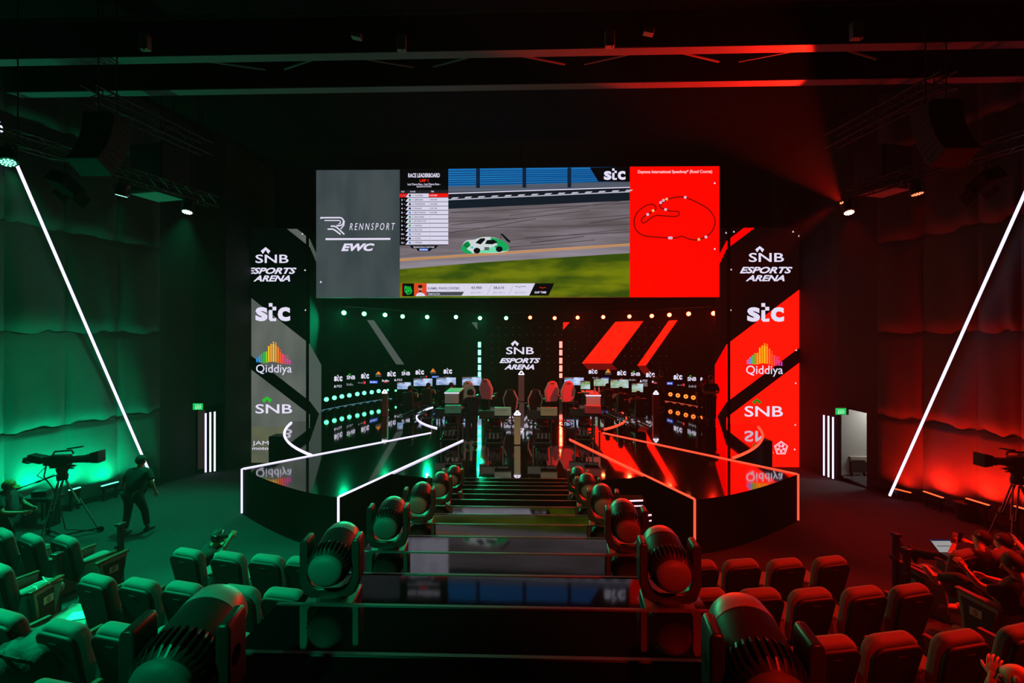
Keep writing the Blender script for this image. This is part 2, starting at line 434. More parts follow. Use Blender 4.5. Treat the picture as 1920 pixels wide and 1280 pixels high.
for k, (x, yt, yb) in enumerate([(1545, 778, 891), (1553.5, 779.5, 894), (1562, 781.5, 897)]):
    vstrip(x, yt, yb, 'vertical_light_strip', ['leftmost', 'middle', 'rightmost'][k]+' of three upright white light strips by the right exit', P2+n2*.1, n2, 'upright light strips at the right exit')
def exit_sign(x0, y0, x1, y1, P0, N0, lab):
    fn = lambda x, y: atPlane(x, y, P0+N0*.1, N0)
    c = fn((x0+x1)/2, (y0+y1)/2); t = thing('exit_sign', lab, 'exit sign', c)
    mb = MB(); A, B = fn(x0, y0), fn(x1, y0); Cc, D = fn(x1, y1), fn(x0, y1)
    bk = -N0*.08; mb.add([A, B, Cc, D, A+bk, B+bk, Cc+bk, D+bk], [(3, 2, 1, 0), (4, 5, 6, 7), (0, 1, 5, 4), (1, 2, 6, 5), (2, 3, 7, 6), (3, 0, 4, 7)], M_metal); mb.build('casing', t)
    fn2 = lambda x, y: atPlane(x, y, P0+N0*.104, N0); fn3 = lambda x, y: atPlane(x, y, P0+N0*.108, N0)
    mb = MB(); rect(mb, x0+.5, y0+2, x1-.5, y1-.5, fn2, emi('exit_green', (10, 200, 90), 1.0, True))
    text(mb, 'EXIT', (x0+5, y0+7.5, x1-3, y1-2), fn3, emi('exit_white', (190, 255, 210), 1.0), bold=.02)
    for k in range(5): rect(mb, x0+5+k*2.4, y0+4+(k % 2)*.7, x0+6.4+k*2.4, y0+5.6+(k % 3)*.4, fn3, emi('exit_white', (190, 255, 210), 1.0))
    mb.build('lit_face', t)
exit_sign(361, 754, 381, 768.5, P0, n, 'green lit exit sign above the left doorway')
exit_sign(1566, 763, 1587, 777.5, P2, n2, 'green lit exit sign above the right doorway')
# left door leaf, ajar, brownish
mb = MB(); pa = atPlane(371, 885, P0, n); pb = atPlane(382, 885, P0, n)
M_door = mat('door_leaf', (150, 110, 98), .6)
t = thing('door_1', None, None, (pa.x, pa.y, -.1)); t['kind'] = 'structure'
mb = MB(); mb.prism([(pa.x, pa.y), (pb.x, pb.y), (pb.x+.02, pb.y+.05), (pa.x+.02, pa.y+.05)], -.15, 2.0, M_door); mb.build('door_leaf', t)
# right: lit back room seen through the doorway
M_rwall = mat('back_room_paint', (150, 148, 140), .8); M_rfloor = mat('back_room_tile', (70, 70, 72), .12, spec=.7)
q0 = Vector((rdl.x, rdl.y)); q1 = R1; out = Vector((-rd.y, rd.x)); out = out if out.y > 0 else -out; out = -out if out.x < 0 else out
wz = -.12
mb = MB(); mb.prism([tuple(q0+out*.09-rd*(-.05)), tuple(q0+out*3.2+rd*1.5), tuple(q1+out*3.2-rd*1.2), tuple(q1+out*.09)], wz-.03, wz, M_rfloor); struct(mb, 'floor_back_room')
mb = MB(); wallseg(mb, q0+out*3.1+rd*1.4, q1+out*3.1-rd*1.2, wz, 2.9, M_rwall); wallseg(mb, q0+out*.1+rd*.12, q0+out*3.1+rd*1.4, wz, 2.9, M_rwall); wallseg(mb, q1+out*.1, q1+out*3.1-rd*1.2, wz, 2.9, M_rwall); struct(mb, 'wall_back_room')
mb = MB(); mb.prism([tuple(q0+out*.1+rd*.1), tuple(q0+out*3.2+rd*1.5), tuple(q1+out*3.2-rd*1.2), tuple(q1+out*.1)], 2.9, 2.95, M_rwall); struct(mb, 'ceiling_back_room')
cc = (q0+q1)/2+out*1.7
t = thing('ceiling_lamp', 'bright linear lamp under the ceiling of the back room', 'lamp', (cc.x, cc.y, 2.85))
mb = MB(); mb.box((cc.x, cc.y, 2.84), (1.2, .08, .05), emi('back_room_lamp', (255, 250, 240), 2.2, True)); mb.build('diffuser', t)
area('back_room_source', (cc.x, cc.y, 2.8), (cc.x, cc.y, 0), 1.2, .3, (1, .97, .9), 60)
# white jamb panel and a small cart with an amplifier and a coil of cable in the back room
mb = MB(); ja = q0-rd*.06+out*.1; jb = q0+out*1.0-rd*.02
wallseg(mb, ja, jb, -.1, 2.5, mat('white_door', (170, 170, 168), .6), .05, 1)
o = mb.build('door_2'); o['kind'] = 'structure'
cx = atZ(1590, 893, wz).xy+Vector((.75, .25)); print('cart', cx, q0, q1, out)
t = thing('equipment_cart', 'low dark cart with a pale top inside the back room', 'cart', (cx.x, cx.y, wz))
mb = MB(); mb.box((cx.x-.35, cx.y, wz+.62), (.62, .5, .12), M_box); mb.build('top_unit', t, bevel=.01)
mb = MB(); mb.box((cx.x-.35, cx.y, wz+.32), (.56, .45, .36), M_plastic); mb.build('body', t, bevel=.02)
for sx in (-.57, -.13):
    for sy in (-.17, .17):
        mb = MB(); mb.cyl((cx.x+sx-.02, cx.y+sy, wz+.07), (cx.x+sx+.02, cx.y+sy, wz+.07), .07, M_blackm, n=12); mb.build('wheel', t)
mb = MB(); pth = [(cx.x+.25+.1*math.sin(k*.9), cx.y+.1*math.cos(k*1.3), wz+2.4-k*.1) for k in range(22)]; mb.tube(pth, .012, M_blackm, 6)
tag(mb.build('hanging_cable'), 'thin black cable hanging down inside the back room', 'cable')
# ================================================================ stage
ZS = 1.18; SC = Vector((0, 20.7)); SR = 9.65
def sz(px, py): p = atZ(px, py, ZS); return (p.x, p.y)
st = thing('stage', 'black mirror-gloss round stage with two long runways', 'stage', (0, 20.7, 0))
mb = MB(); N = 96
pts = [(SC.x+SR*math.cos(2*math.pi*k/N), SC.y+SR*math.sin(2*math.pi*k/N)) for k in range(N)]
mb.prism(pts, -.6, ZS, M_gloss, M_skirt); mb.build('round_deck', st)
def quad_curve(a, b, c, n=14):
    return [((1-t)**2*a[0]+2*t*(1-t)*b[0]+t*t*c[0], (1-t)**2*a[1]+2*t*(1-t)*b[1]+t*t*c[1]) for t in [i/n for i in range(n+1)]]
def runway(A, B, Cc, D, midpx, em, side):
    m = sz(*midpx); c = (2*m[0]-.5*(A[0]+B[0]), 2*m[1]-.5*(A[1]+B[1]))
    front = quad_curve(A, c, B)
    mb = MB(); mb.prism(front+[Cc, D], -.4, ZS+.012, M_gloss, M_skirt); mb.build('runway', st)
    z = ZS+.02
    def s3(p, dz=0): return Vector((p[0], p[1], z+dz))
    for nm, P in (('edge_light', [s3(A), s3(D)]), ('edge_light', [s3(B), s3(Cc)])):
        mb = MB(); mb.tube(P, .024, em, 6); mb.build(nm, st)
    for P in (A, B):
        q = Vector(P)+(Vector(P)-Vector(((A[0]+B[0]+Cc[0]+D[0])/4, (A[1]+B[1]+Cc[1]+D[1])/4))).normalized()*.02
        mb = MB(); mb.tube([(q.x, q.y, .03), (q.x, q.y, z)], .027, em, 6); mb.build('corner_light', st)
runway(sz(455, 880), sz(635, 933), sz(868, 826), sz(808, 812), (540, 914), E_white, -1)
runway(sz(1495, 890), sz(1302, 937), sz(1068, 824), sz(1130, 812), (1398, 922), E_redst, 1)
def arc_light(r, a0, a1, em, rad=.03):
    if a1 < a0: a1 += 360
    mb = MB(); n = 40
    mb.tube([(SC.x+r*math.cos(R(a0+(a1-a0)*i/n)), SC.y+r*math.sin(R(a0+(a1-a0)*i/n)), ZS+.02) for i in range(n+1)], rad, em, 6)
    mb.build('edge_light', st)
def ang(px, py):
    p = sz(px, py); return math.degrees(math.atan2(p[1]-SC.y, p[0]-SC.x)) % 360
arc_light(SR-.02, ang(545, 793), ang(577, 856), E_white, .04)
arc_light(SR-.02, ang(1368, 858), ang(1410, 800), E_redst, .04)
arc_light(4.65, ang(815, 764), ang(807, 805), E_white, .03)
arc_light(4.65, ang(1140, 806), ang(1132, 765)+0, E_redst, .03)
# ================================================================ LED colours
E_black = emi('led_black', (2, 4, 4), 1.0); E_txt = emi('led_white', (228, 222, 245), 1.0)
E_grey = emi_noise('led_grey', (82, 87, 84), (100, 104, 98), (1, 1, .4), 1.0, sample=True, detail=2)
E_olive = emi('led_olive', (98, 100, 66), 1.0)
E_grey_d = emi('led_grey_return', (74, 84, 80), 1.0)
E_red = emi('led_red', (255, 14, 4), 2.0, True); E_red2 = emi('led_red_return', (250, 0, 0), 1.6, True)
E_redlow = emi('led_red_low', (110, 12, 10), 1.0); E_scrim = emi('led_dim_red', (16, 3, 3), 1.0)
E_g = emi('led_green', (40, 190, 40), 1.0); E_gd = emi('led_green_dark', (20, 130, 30), 1.0)
def rainbow(mb, x0, y0, x1, y1, fn, small=False):
    cols = [(40, 140, 230), (40, 150, 230), (40, 180, 90), (50, 190, 60), (140, 200, 40), (250, 190, 30), (255, 170, 20), (255, 190, 30), (255, 160, 30), (250, 120, 40), (240, 90, 40), (240, 80, 90), (230, 60, 120), (230, 60, 150), (210, 60, 170)]
    hs = [.22, .3, .45, .5, .58, .86, .98, 1, .96, .84, .6, .52, .46, .3, .22]
    n = len(cols); w = (x1-x0)/n; hh = (y1-y0)*.9
    for i, (c, h) in enumerate(zip(cols, hs)):
        if small and i % 2: continue
        e = emi('led_%d_%d_%d' % c, c, 1.0)
        sk = (y1-y0)*.1*(i/n-.5)
        rect(mb, x0+i*w+w*.1, y1-hh*h+sk, x0+(i+(.78 if not small else 1.7))*w, y1-hh*max(0, h-.62)*.2+sk, fn, e)
        if i in (1, 3, 7, 8, 10, 13): disc2(mb, x0+(i+.45)*w, y1-hh*h-(y1-y0)*.06, w*.3, w*.35, fn, e, 8)
def chevron(mb, x0, y0, x1, y1, fn, mt):
    mx = (x0+x1)/2; t = (y1-y0)*.42; w = (x1-x0)*.2
    shape(mb, [(x0, y0+(y1-y0)*.55), (mx, y0), (mx, y0+t), (x0+w*1.1, y1)], fn, mt)
    shape(mb, [(mx, y0), (x1, y0+(y1-y0)*.55), (x1-w*1.1, y1), (mx, y0+t)], fn, mt)
def stc(mb, x0, y0, x1, y1, fn, mt=None, b=.035):
    mt = mt or E_txt; w = x1-x0; h = y1-y0
    text(mb, 's', (x0, y0+h*.22, x0+w*.35, y1), fn, mt, bold=b)
    text(mb, 'c', (x0+w*.64, y0+h*.22, x1, y1), fn, mt, bold=b)
    rect(mb, x0+w*.385, y0, x0+w*.49, y0+h*.2, fn, mt)
    rect(mb, x0+w*.49, y0+h*.2, x0+w*.6, y0+h*.4, fn, mt)
    rect(mb, x0+w*.385, y0+h*.38, x0+w*.49, y0+h*.9, fn, mt)
    shape(mb, [(x0+w*.385, y0+h*.88), (x0+w*.6, y0+h*.82), (x0+w*.6, y0+h*.99), (x0+w*.43, y1)], fn, mt)
def marks(mb, b, fn, mt):
    # unreadably small sponsor lettering: uneven little upright marks
    n = max(3, int((b[2]-b[0])/2)); w = (b[2]-b[0])/n
    for i in range(n): rect(mb, b[0]+i*w, b[1]+(i*7 % 3)*.2*(b[3]-b[1]), b[0]+(i+.7)*w, b[3]-(i*5 % 3)*.1*(b[3]-b[1]), fn, mt)
def tri(mb, x, y, fn, s=2.6): shape(mb, [(x-s, y+s*.8), (x+s, y+s*.8), (x, y-s)], fn, E_txt)
# ================================================================ side LED towers
def snb(mb, tx, ch, fn, cm): text(mb, 'SNB', tx, fn, E_txt, bold=.012); chevron(mb, *ch, fn, cm)
YT = 18.6
def tower(name, label, fx0, fx1, ytop, ybot, rx, colour, side):
    a = atY(fx0, ybot, YT); b = atY(fx1, ybot, YT); top = atY(fx0, ytop, YT).z; bot = -.54
    t = thing(name, label, 'LED wall', ((a.x+b.x)/2, YT, bot))
    mb = MB(); mb.bb((a.x+(.07 if side > 0 else 0), YT, bot), (b.x-(.07 if side < 0 else 0), YT+.18, top), M_blackm); mb.build('front_cabinet', t)
    # return side running back toward the stage wall
    inner = b if side < 0 else a
    YR = 21.0; rp = atY(rx, 700, YR); i0 = Vector((inner.x, YT)); i1 = Vector((rp.x, YR)); dr = (i1-i0).normalized(); nn = Vector((-dr.y, dr.x))
    if nn.x*side < 0: nn = -nn
    mb = MB(); mb.prism([tuple(i0), tuple(i1), tuple(i1+nn*.15), tuple(i0+nn*.15)], ZS, top, mat('tower_side_black', (3, 3, 3), .95, spec=.1))
    mb.build('return_cabinet', t)
    fn = lambda L: (lambda x, y: atY(x, y, YT-.004*L))
    n3 = Vector((nn.x, nn.y, 0)); p3 = Vector((i0.x, i0.y, 0))
    fr = lambda L: (lambda x, y: atPlane(x, y, p3-n3*.004*L, n3))
    return t, fn, fr, top
t, fn, fr, _ = tower('led_tower', 'tall LED tower left of the stage with grey diagonal bands and white logos', 449, 581, 428, 870, 603, None, -1)
mb = MB(); f1 = fn(1); r1_ = fr(1)
rect(mb, 449, 428, 581, 870, f1, E_black)
f2 = fn(2); r2 = fr(2)
shape(mb, [(449, 541), (581, 645), (581, 752), (449, 649.5)], f2, E_grey)
shape(mb, [(449.5, 676), (581, 777), (581, 800), (450, 800)], f2, E_grey)
shape(mb, [(450, 800), (581, 800), (581, 870), (451, 870)], f2, emi_noise('led_grey_olive', (82, 86, 76), (104, 106, 74), (.6, 1, .5), 1.0))
shape(mb, [(538, 429), (557, 429), (581, 448), (581, 463)], f2, E_grey)
mb.build('front_picture', t)
mb = MB(); shape(mb, [(581, 645), (602.5, 684), (602.5, 781), (581, 752)], r1_, E_grey_d); mb.build('return_picture', t); mb = MB()
shape(mb, [(581, 448), (600, 490), (600, 508), (581, 463)], r1_, E_grey_d); mb.build('return_picture', t)
f3 = fn(3); mb = MB()
snb(mb, (479, 477, 541, 493), (489, 463, 507, 476), f3, E_txt)
text(mb, 'ESPORTS', (463, 501.5, 556, 513.5), f3, E_txt, .35, .035); text(mb, 'ARENA', (475, 516, 544, 527.5), f3, E_txt, .35, .035); mb.build('arena_logo', t); mb = MB()
stc(mb, 479, 568, 544, 602, f3); mb.build('sponsor_logo', t); mb = MB()
rainbow(mb, 480, 640, 546, 681, f3); text(mb, 'Qiddiya', (480, 683, 547, 703), f3, E_txt, 0, .004); mb.build('sponsor_logo', t); mb = MB()
snb(mb, (479, 757.5, 548, 775), (491, 743, 510, 755), f3, E_g); mb.build('sponsor_logo', t); mb = MB()
text(mb, 'JAMEEL', (473, 826.5, 532, 836), f3, E_txt); text(mb, 'motorsport', (473, 838, 540, 845), f3, E_txt, bold=.01); mb.build('sponsor_logo', t); mb = MB()
for x, y in [(453, 446), (463, 438), (567, 438), (572, 506), (573, 581), (456, 653), (456, 713), (575, 726), (457, 789), (457, 834)]: tri(mb, x, y, f3, 1.9)
o = mb.build('triangle_marks', t); o['kind'] = 'stuff'
t, fn, fr, _ = tower('led_tower', 'tall LED tower right of the stage with red diagonal bands and white logos', 1362, 1501, 427, 879, 1340, None, 1)
f1 = fn(1); f2 = fn(2); f3 = fn(3); r1_ = fr(1)
mb = MB(); rect(mb, 1362, 427, 1501, 879, f1, E_scrim)
shape(mb, [(1501, 541), (1362, 646), (1362, 754), (1501, 650)], f2, E_red)
shape(mb, [(1501, 678), (1362, 783), (1362, 879), (1501, 879)], f2, E_red)
shape(mb, [(1415, 427), (1395, 427), (1362, 452), (1362, 467)], f2, E_red2)
mb.build('front_picture', t)
mb = MB(); rect(mb, 1340.5, 427, 1362, 792, r1_, E_scrim)
r2 = fr(2)
shape(mb, [(1362, 646), (1340.5, 684), (1340.5, 787), (1362, 754)], r2, E_red2); mb.build('return_picture', t); mb = MB()
shape(mb, [(1362, 452), (1341, 492), (1341, 512), (1362, 467)], r2, E_red2)
mb.build('return_picture', t)
mb = MB(); snb(mb, (1404, 474, 1470, 491), (1416, 461, 1433, 473), f3, E_txt)
text(mb, 'ESPORTS', (1387, 500, 1486, 512.5), f3, E_txt, .35, .035); text(mb, 'ARENA', (1398, 515.5, 1471, 527), f3, E_txt, .35, .035); mb.build('arena_logo', t); mb = MB()
stc(mb, 1401, 568, 1470, 603, f3); mb.build('sponsor_logo', t); mb = MB()
rainbow(mb, 1400, 643, 1468, 684, f3); text(mb, 'Qiddiya', (1399, 685, 1468, 706), f3, E_txt, 0, .004); mb.build('sponsor_logo', t); mb = MB()
snb(mb, (1396, 761, 1468, 781), (1410, 747, 1428, 758), f3, E_gd); mb.build('sponsor_logo', t); mb = MB()
text(mb, 'L', (1442, 832, 1447, 838), f3, E_txt); text(mb, 'E.', (1443, 842, 1451, 849), f3, E_txt)
cx, cy = 1464.5, 840; pent = [(cx+13*math.sin(2*math.pi*k/5), cy-13*math.cos(2*math.pi*k/5)) for k in range(5)]
stroke(mb, pent, 1.6, f3, E_txt, True)
for k in range(5):
    a = 2*math.pi*k/5; c2 = (cx+7*math.sin(a), cy-7*math.cos(a))
    stroke(mb, [(c2[0]+3.4*math.sin(a+2*math.pi*j/5), c2[1]-3.4*math.cos(a+2*math.pi*j/5)) for j in range(5)], 1.1, f3, E_txt, k % 2 == 0)
    a += math.pi/5; stroke(mb, [(cx+2*math.sin(a), cy-2*math.cos(a)), (cx+9.6*math.sin(a), cy-9.6*math.cos(a))], 1, f3, E_txt)
mb.build('sponsor_logo', t); mb = MB()
for x, y in [(1361.5, 436), (1376, 434), (1487, 434), (1498, 442), (1371, 505), (1370, 581), (1493, 656), (1492, 718), (1368, 730), (1491, 796), (1490, 842)]: tri(mb, x, y, f3, 1.9)
o = mb.build('triangle_marks', t); o['kind'] = 'stuff'
# ================================================================ main hanging screen
YV = 18.1
V0 = atY(593, 557, YV); V1 = atY(1349, 557, YV); vtop = atY(971, 315, YV).z; vbot = atY(971, 557.5, YV).z
scr = thing('video_screen', 'wide hanging LED video screen showing a race above the stage', 'LED screen', ((V0.x+V1.x)/2, YV, vbot))
mb = MB(); mb.bb((V0.x, YV, vbot), (V1.x, YV+.2, vtop), M_blackm); mb.build('cabinet', scr)
for xx in (-5.5, 0, 5.5):
    mb = MB(); mb.tube([(xx, YV+.1, vtop), (xx, YV+.1, 12.2)], .03, M_blackm, 6); mb.build('hanger_bar', scr)
def sf(L):
    sl0 = 317.0; 
    def g(x, y):
        # px rectangle of the photo -> the true rectangle of the screen
        u = (x-593)/756.0; top = 317-4*u; v = (y-top)/(557.3-top)
        return Vector((V0.x+(V1.x-V0.x)*u, YV-.005*L, vtop+(vbot-vtop)*v))
    return g
s1, s2, s3_, s4, s5 = sf(1), sf(2), sf(3), sf(4), sf(5)
mb = MB(); rect(mb, 593, 317, 753, 557.3, s1, emi_noise('led_slate', (58, 68, 72), (70, 78, 80), (1, 1, .4), 1.0, sample=True, detail=2))
# winged letter mark
def curveR(pts): stroke(mb, pts, 2.4, s2, E_txt)
arcp = [(638+7.5*math.sin(a), 414-7.5*math.cos(a)) for a in [i*math.pi/10 for i in range(11)]]
stroke(mb, [(604, 406.5), (636, 406.5)]+arcp+[(632, 421.5)], 2.6, s2, E_txt)
arcp = [(636+4*math.sin(a), 415-3.2*math.cos(a)) for a in [i*math.pi/8 for i in range(9)]]
stroke(mb, [(609, 411.8), (636, 411.8)]+arcp, 1.8, s2, E_txt)
stroke(mb, [(621, 422.5), (628, 422.5), (633, 425), (647, 438)], 2.6, s2, E_txt)
stroke(mb, [(615, 428), (625, 428), (629, 430), (640, 438)], 2.6, s2, E_txt)
stroke(mb, [(640, 428), (646, 421), (647, 412)], 2.2, s2, E_txt)
shape(mb, [(600, 408.4), (605, 408.4), (602.5, 404)], s2, E_txt)
text(mb, 'RENNSPORT', (657, 417, 744, 430), s2, E_txt, .25, 0, 1.5)
rect(mb, 611, 445, 735, 448.6, s2, E_txt)
text(mb, 'EWC', (641, 455, 705, 469.5), s2, E_txt, .3, .05)
tri(mb, 602, 527, s2, 2.2)
mb.build('logo_panel', scr)
# race picture
def smooth(P, n=6):
    out = []; N = len(P)
    for i in range(N):
        p0, p1, p2, p3 = (Vector(P[(i+k-1) % N]) for k in range(4))
        for j in range(n):
            t = j/n; out.append(tuple(.5*((2*p1)+(-p0+p2)*t+(2*p0-5*p1+4*p2-p3)*t*t+(-p0+3*p1-3*p2+p3)*t**3)))
    return out
mb = MB()
E_asph = emi_noise('video_asphalt', (128, 118, 126), (92, 84, 86), (.25, 1, 3.0), 1.0, R(-3), sample=True)
E_stand = emi_noise('video_blue_stand', (16, 92, 160), (30, 120, 186), (.1, 1, 9), 1.0, sample=True)
E_standg = emi_noise('video_grey_wall', (92, 100, 116), (74, 80, 92), (.1, 1, 12), 1.0)
E_fence = emi('video_fence', (22, 27, 36), 1.0); E_grass = emi_noise('video_grass', (112, 122, 12), (52, 76, 12), (.35, 1, 1.6), 1.0, R(-4), lo=.4, hi=.6, sample=True)
E_apron = emi_noise('video_apron', (150, 142, 152), (118, 110, 120), (.2, 1, 3), 1.0); E_line = emi('video_orange_line', (222, 150, 60), 1.0)
E_skid = emi('video_skid', (58, 52, 56), 1.0)
rect(mb, 753, 316, 1184, 557.3, s1, E_asph)
shape(mb, [(845, 315.8), (1184, 314), (1184, 341), (845, 349)], s2, E_stand)
for k in range(7): shape(mb, [(845, 320+k*4.3), (1184, 318+k*3.6), (1184, 319.1+k*3.6), (845, 321.3+k*4.3)], s3_, emi('video_blue_dark', (8, 52, 100), 1.0))
for x in (901, 988, 1072): rect(mb, x-3.5, 315, x+3.5, 352, s3_, emi('video_pillar', (14, 30, 52), 1.0))
shape(mb, [(845, 349), (1184, 341), (1184, 352), (845, 362)], s2, E_standg)
shape(mb, [(845, 362), (1184, 352), (1184, 361), (845, 374)], s3_, E_fence)
stroke(mb, [(845, 362.4), (1000, 357.6), (1184, 352.4)], 1.6, s4, E_txt); stroke(mb, [(845, 374), (1000, 368), (1184, 360.6)], 1.8, s4, emi('video_white', (190, 190, 205), 1.0))
for k in range(14):
    x = 852+k*25; y = 371-(x-845)*.0385; shape(mb, [(x-2, y+1.6), (x+10, y+1), (x+13, y-1.6), (x+1, y-1.2)], s4, emi('video_white', (190, 190, 205), 1.0))
shape(mb, [(845, 374.5), (1184, 361), (1184, 377), (845, 391)], s3_, emi('video_barrier', (18, 28, 38), 1.0))
random.seed(3)
for y0, x0, x1, sl, w in [(398, 850, 1184, -.05, 1), (421, 850, 1110, -.1, 1), (404, 960, 1184, -.13, .8), (428, 846, 1184, -.02, .7), (445, 990, 1184, -.05, 1), (436, 846, 1010, -.16, 1.1), (412, 1060, 1184, -.07, .9), (455, 1000, 1100, -.12, 1.2), (415, 846, 960, -.04, .8), (463, 960, 1120, -.08, 1), (408, 846, 985, .01, .7), (418, 1110, 1184, -.13, 1.2), (450, 960, 1180, -.09, .8)]:
    stroke(mb, [(x0, y0), ((x0+x1)/2, y0+(x1-x0)*sl*.45), (x1, y0+(x1-x0)*sl)], w, s2, E_skid)
shape(mb, [(753, 482), (1184, 456.5), (1184, 478), (753, 505)], s2, E_apron)
shape(mb, [(753, 484.5), (1184, 457), (1184, 458.6), (753, 486.3)], s3_, E_line); shape(mb, [(753, 487.5), (1184, 460), (1184, 461.2), (753, 488.8)], s3_, E_line)
shape(mb, [(753, 504), (900, 492), (1184, 475), (1184, 557.3), (753, 557.3)], s3_, E_grass)
shape(mb, [(1110, 315), (1184, 314), (1184, 342), (1126, 341.5)], s4, emi('video_black', (6, 6, 8), 1.0)); stc(mb, 1136, 317, 1176, 338.5, s5)
rpic = mb.build('race_picture', scr)
# the race car in the picture
mb = MB(); W_ = emi('car_white', (205, 215, 215), 1.0); G_ = emi('car_green', (20, 165, 90), 1.0); K_ = emi('car_dark', (10, 16, 18), 1.0); G2 = emi('car_mint', (110, 220, 170), 1.0)
shape(mb, smooth([(870, 463), (878, 451), (893, 449), (902, 446), (912, 444), (928, 444.5), (942, 449), (955, 456), (959, 464), (955, 471), (935, 474), (905, 474), (885, 474), (872, 470)], 4), s4, W_)
shape(mb, smooth([(870, 463), (876, 455), (883, 452), (887, 460), (880, 466), (890, 473), (880, 474.5), (870, 469)], 3), s5, G_); stroke(mb, [(873, 470), (882, 474.5), (892, 475)], 1.6, sf(6), G_)
shape(mb, smooth([(925, 445), (942, 449), (955, 456), (959, 464), (955, 470), (940, 470), (932, 462), (938, 458), (928, 452)], 3), s5, G_)
shape(mb, [(905, 470), (930, 462), (938, 466), (938, 473), (905, 474.5)], s5, G2)
shape(mb, [(896, 455), (905, 447), (913, 446), (915, 449), (906, 458)], sf(6), K_); shape(mb, [(914, 457), (918, 450), (931, 449), (938, 454), (928, 458)], sf(6), K_)
shape(mb, [(872, 459), (880, 453), (886, 459), (880, 465)], sf(6), emi('car_deep_green', (10, 120, 60), 1.0))
disc2(mb, 899, 469.5, 6.5, 5.5, sf(6), K_); disc2(mb, 941, 467, 6.5, 5.5, sf(6), K_); disc2(mb, 890, 463.5, 2.6, 2, sf(7), emi('car_lamp', (60, 190, 200), 1.0))
shape(mb, [(943, 438), (947, 438), (962, 452), (961, 455), (956, 453)], sf(6), K_); stroke(mb, [(944, 447), (944, 440)], 1, sf(6), K_); rect(mb, 913, 463, 922, 469, sf(6), emi('car_grey', (90, 100, 100), 1.0))
mb.build('race_car_picture', rpic)
# leaderboard
mb = MB(); rect(mb, 753, 316, 845, 459, s3_, emi('video_black', (6, 6, 8), 1.0))
text(mb, 'RACE LEADERBOARD', (769, 324, 829, 332), s4, E_txt, 0, .03); text(mb, 'LAP 1', (791, 335, 807, 340.5), s4, emi('video_red_text', (255, 40, 20), 1.0), 0, .03)
text(mb, 'Last Chance Race - Last Chance Race -', (768, 342.5, 830, 346.5), s4, E_txt, 0, .01); text(mb, 'QUALIFICATIONS', (785, 347.5, 813, 351), s4, E_txt, 0, .01)
rect(mb, 753, 355.5, 845, 361.5, s4, emi('video_header', (30, 32, 36), 1.0))
for s_, b_ in (('RACE', (756, 357.2, 762, 359.8)), ('PLAYER', (773, 357.2, 783, 359.8)), ('TIME', (812, 357.2, 818, 359.8))): text(mb, s_, b_, s5, E_txt, 0, .01)
rows = [('C. OLIVEIRA', '1:43.965', 0), ('P. LEMANNER', '1:44.043', 1), ('N. WISNIEWSKI', '1:44.088', 0), ('F. STANLEY', '1:44.184', 0), ('V. BELOTSKITSY', '1:44.389', 2), ('K. PAWLOWSKI', '-', 1), ('J. MACIEJEWSKI', '-', 1), ('T. YANTELA', '-', 1), ('D. PRACTOR', '-', 2), ('D. BLAJER', '-', 2), ('G. SCHILL', '-', 0), ('T. PFEIFER', '-', 2)]
E_row = emi('video_row_white', (218, 214, 236), 1.0, True); E_rowt = emi('video_row_text', (88, 86, 112), 1.0); E_rr = emi('video_row_red', (245, 20, 12), 1.0)
ic = [emi('icon_navy', (24, 36, 64), 1.0), emi('icon_green', (24, 160, 84), 1.0), emi('icon_blue', (50, 140, 200), 1.0)]
for i, (nm, tm, k) in enumerate(rows):
    y = 362+i*8.05; y1 = y+7.1
    shape(mb, [(769, y), (845, y), (845, y1), (764, y1)], s4, E_row)
    if i == 0:
        shape(mb, [(753, y), (767.5, y), (763, y1), (753, y1)], s4, E_rr); rect(mb, 808, y, 845, y1, s5, E_rr)
    text(mb, str(i+1), (756, y+2, 758.6 if i < 9 else 760, y+5.4), s5, E_txt if i else E_rowt, 0, .02); rect(mb, 761.2, y+3.4, 763, y+3.9, s5, E_txt)
    disc2(mb, 772.3, y+3.8, 2.2, 2.2, s5, ic[k], 10)
    text(mb, nm, (777, y+2.3, 777+len(nm)*1.85, y+5.2), s5, E_rowt, 0, .02)
    text(mb, tm, (809.5, y+2.3 if len(tm) > 1 else y+3.5, 824 if len(tm) > 1 else 811, y+5.2 if len(tm) > 1 else y+4.2), sf(6), E_txt if i == 0 else E_rowt, 0, .01)
shape(mb, [(772, 459.5), (826, 459.5), (821, 465), (814, 466), (810, 470), (788, 470), (784, 465), (776, 465)], s3_, emi('video_black', (6, 6, 8), 1.0))
text(mb, 'PRESENTING PARTNER', (779, 461.3, 819, 464), s4, E_txt, 0, .01); rect(mb, 790, 465.2, 807, 469.3, s4, emi('video_blue_box', (60, 120, 220), 1.0)); marks(mb, (791.5, 466, 805.5, 468.6), s5, E_txt)
mb.build('leaderboard_picture', scr)
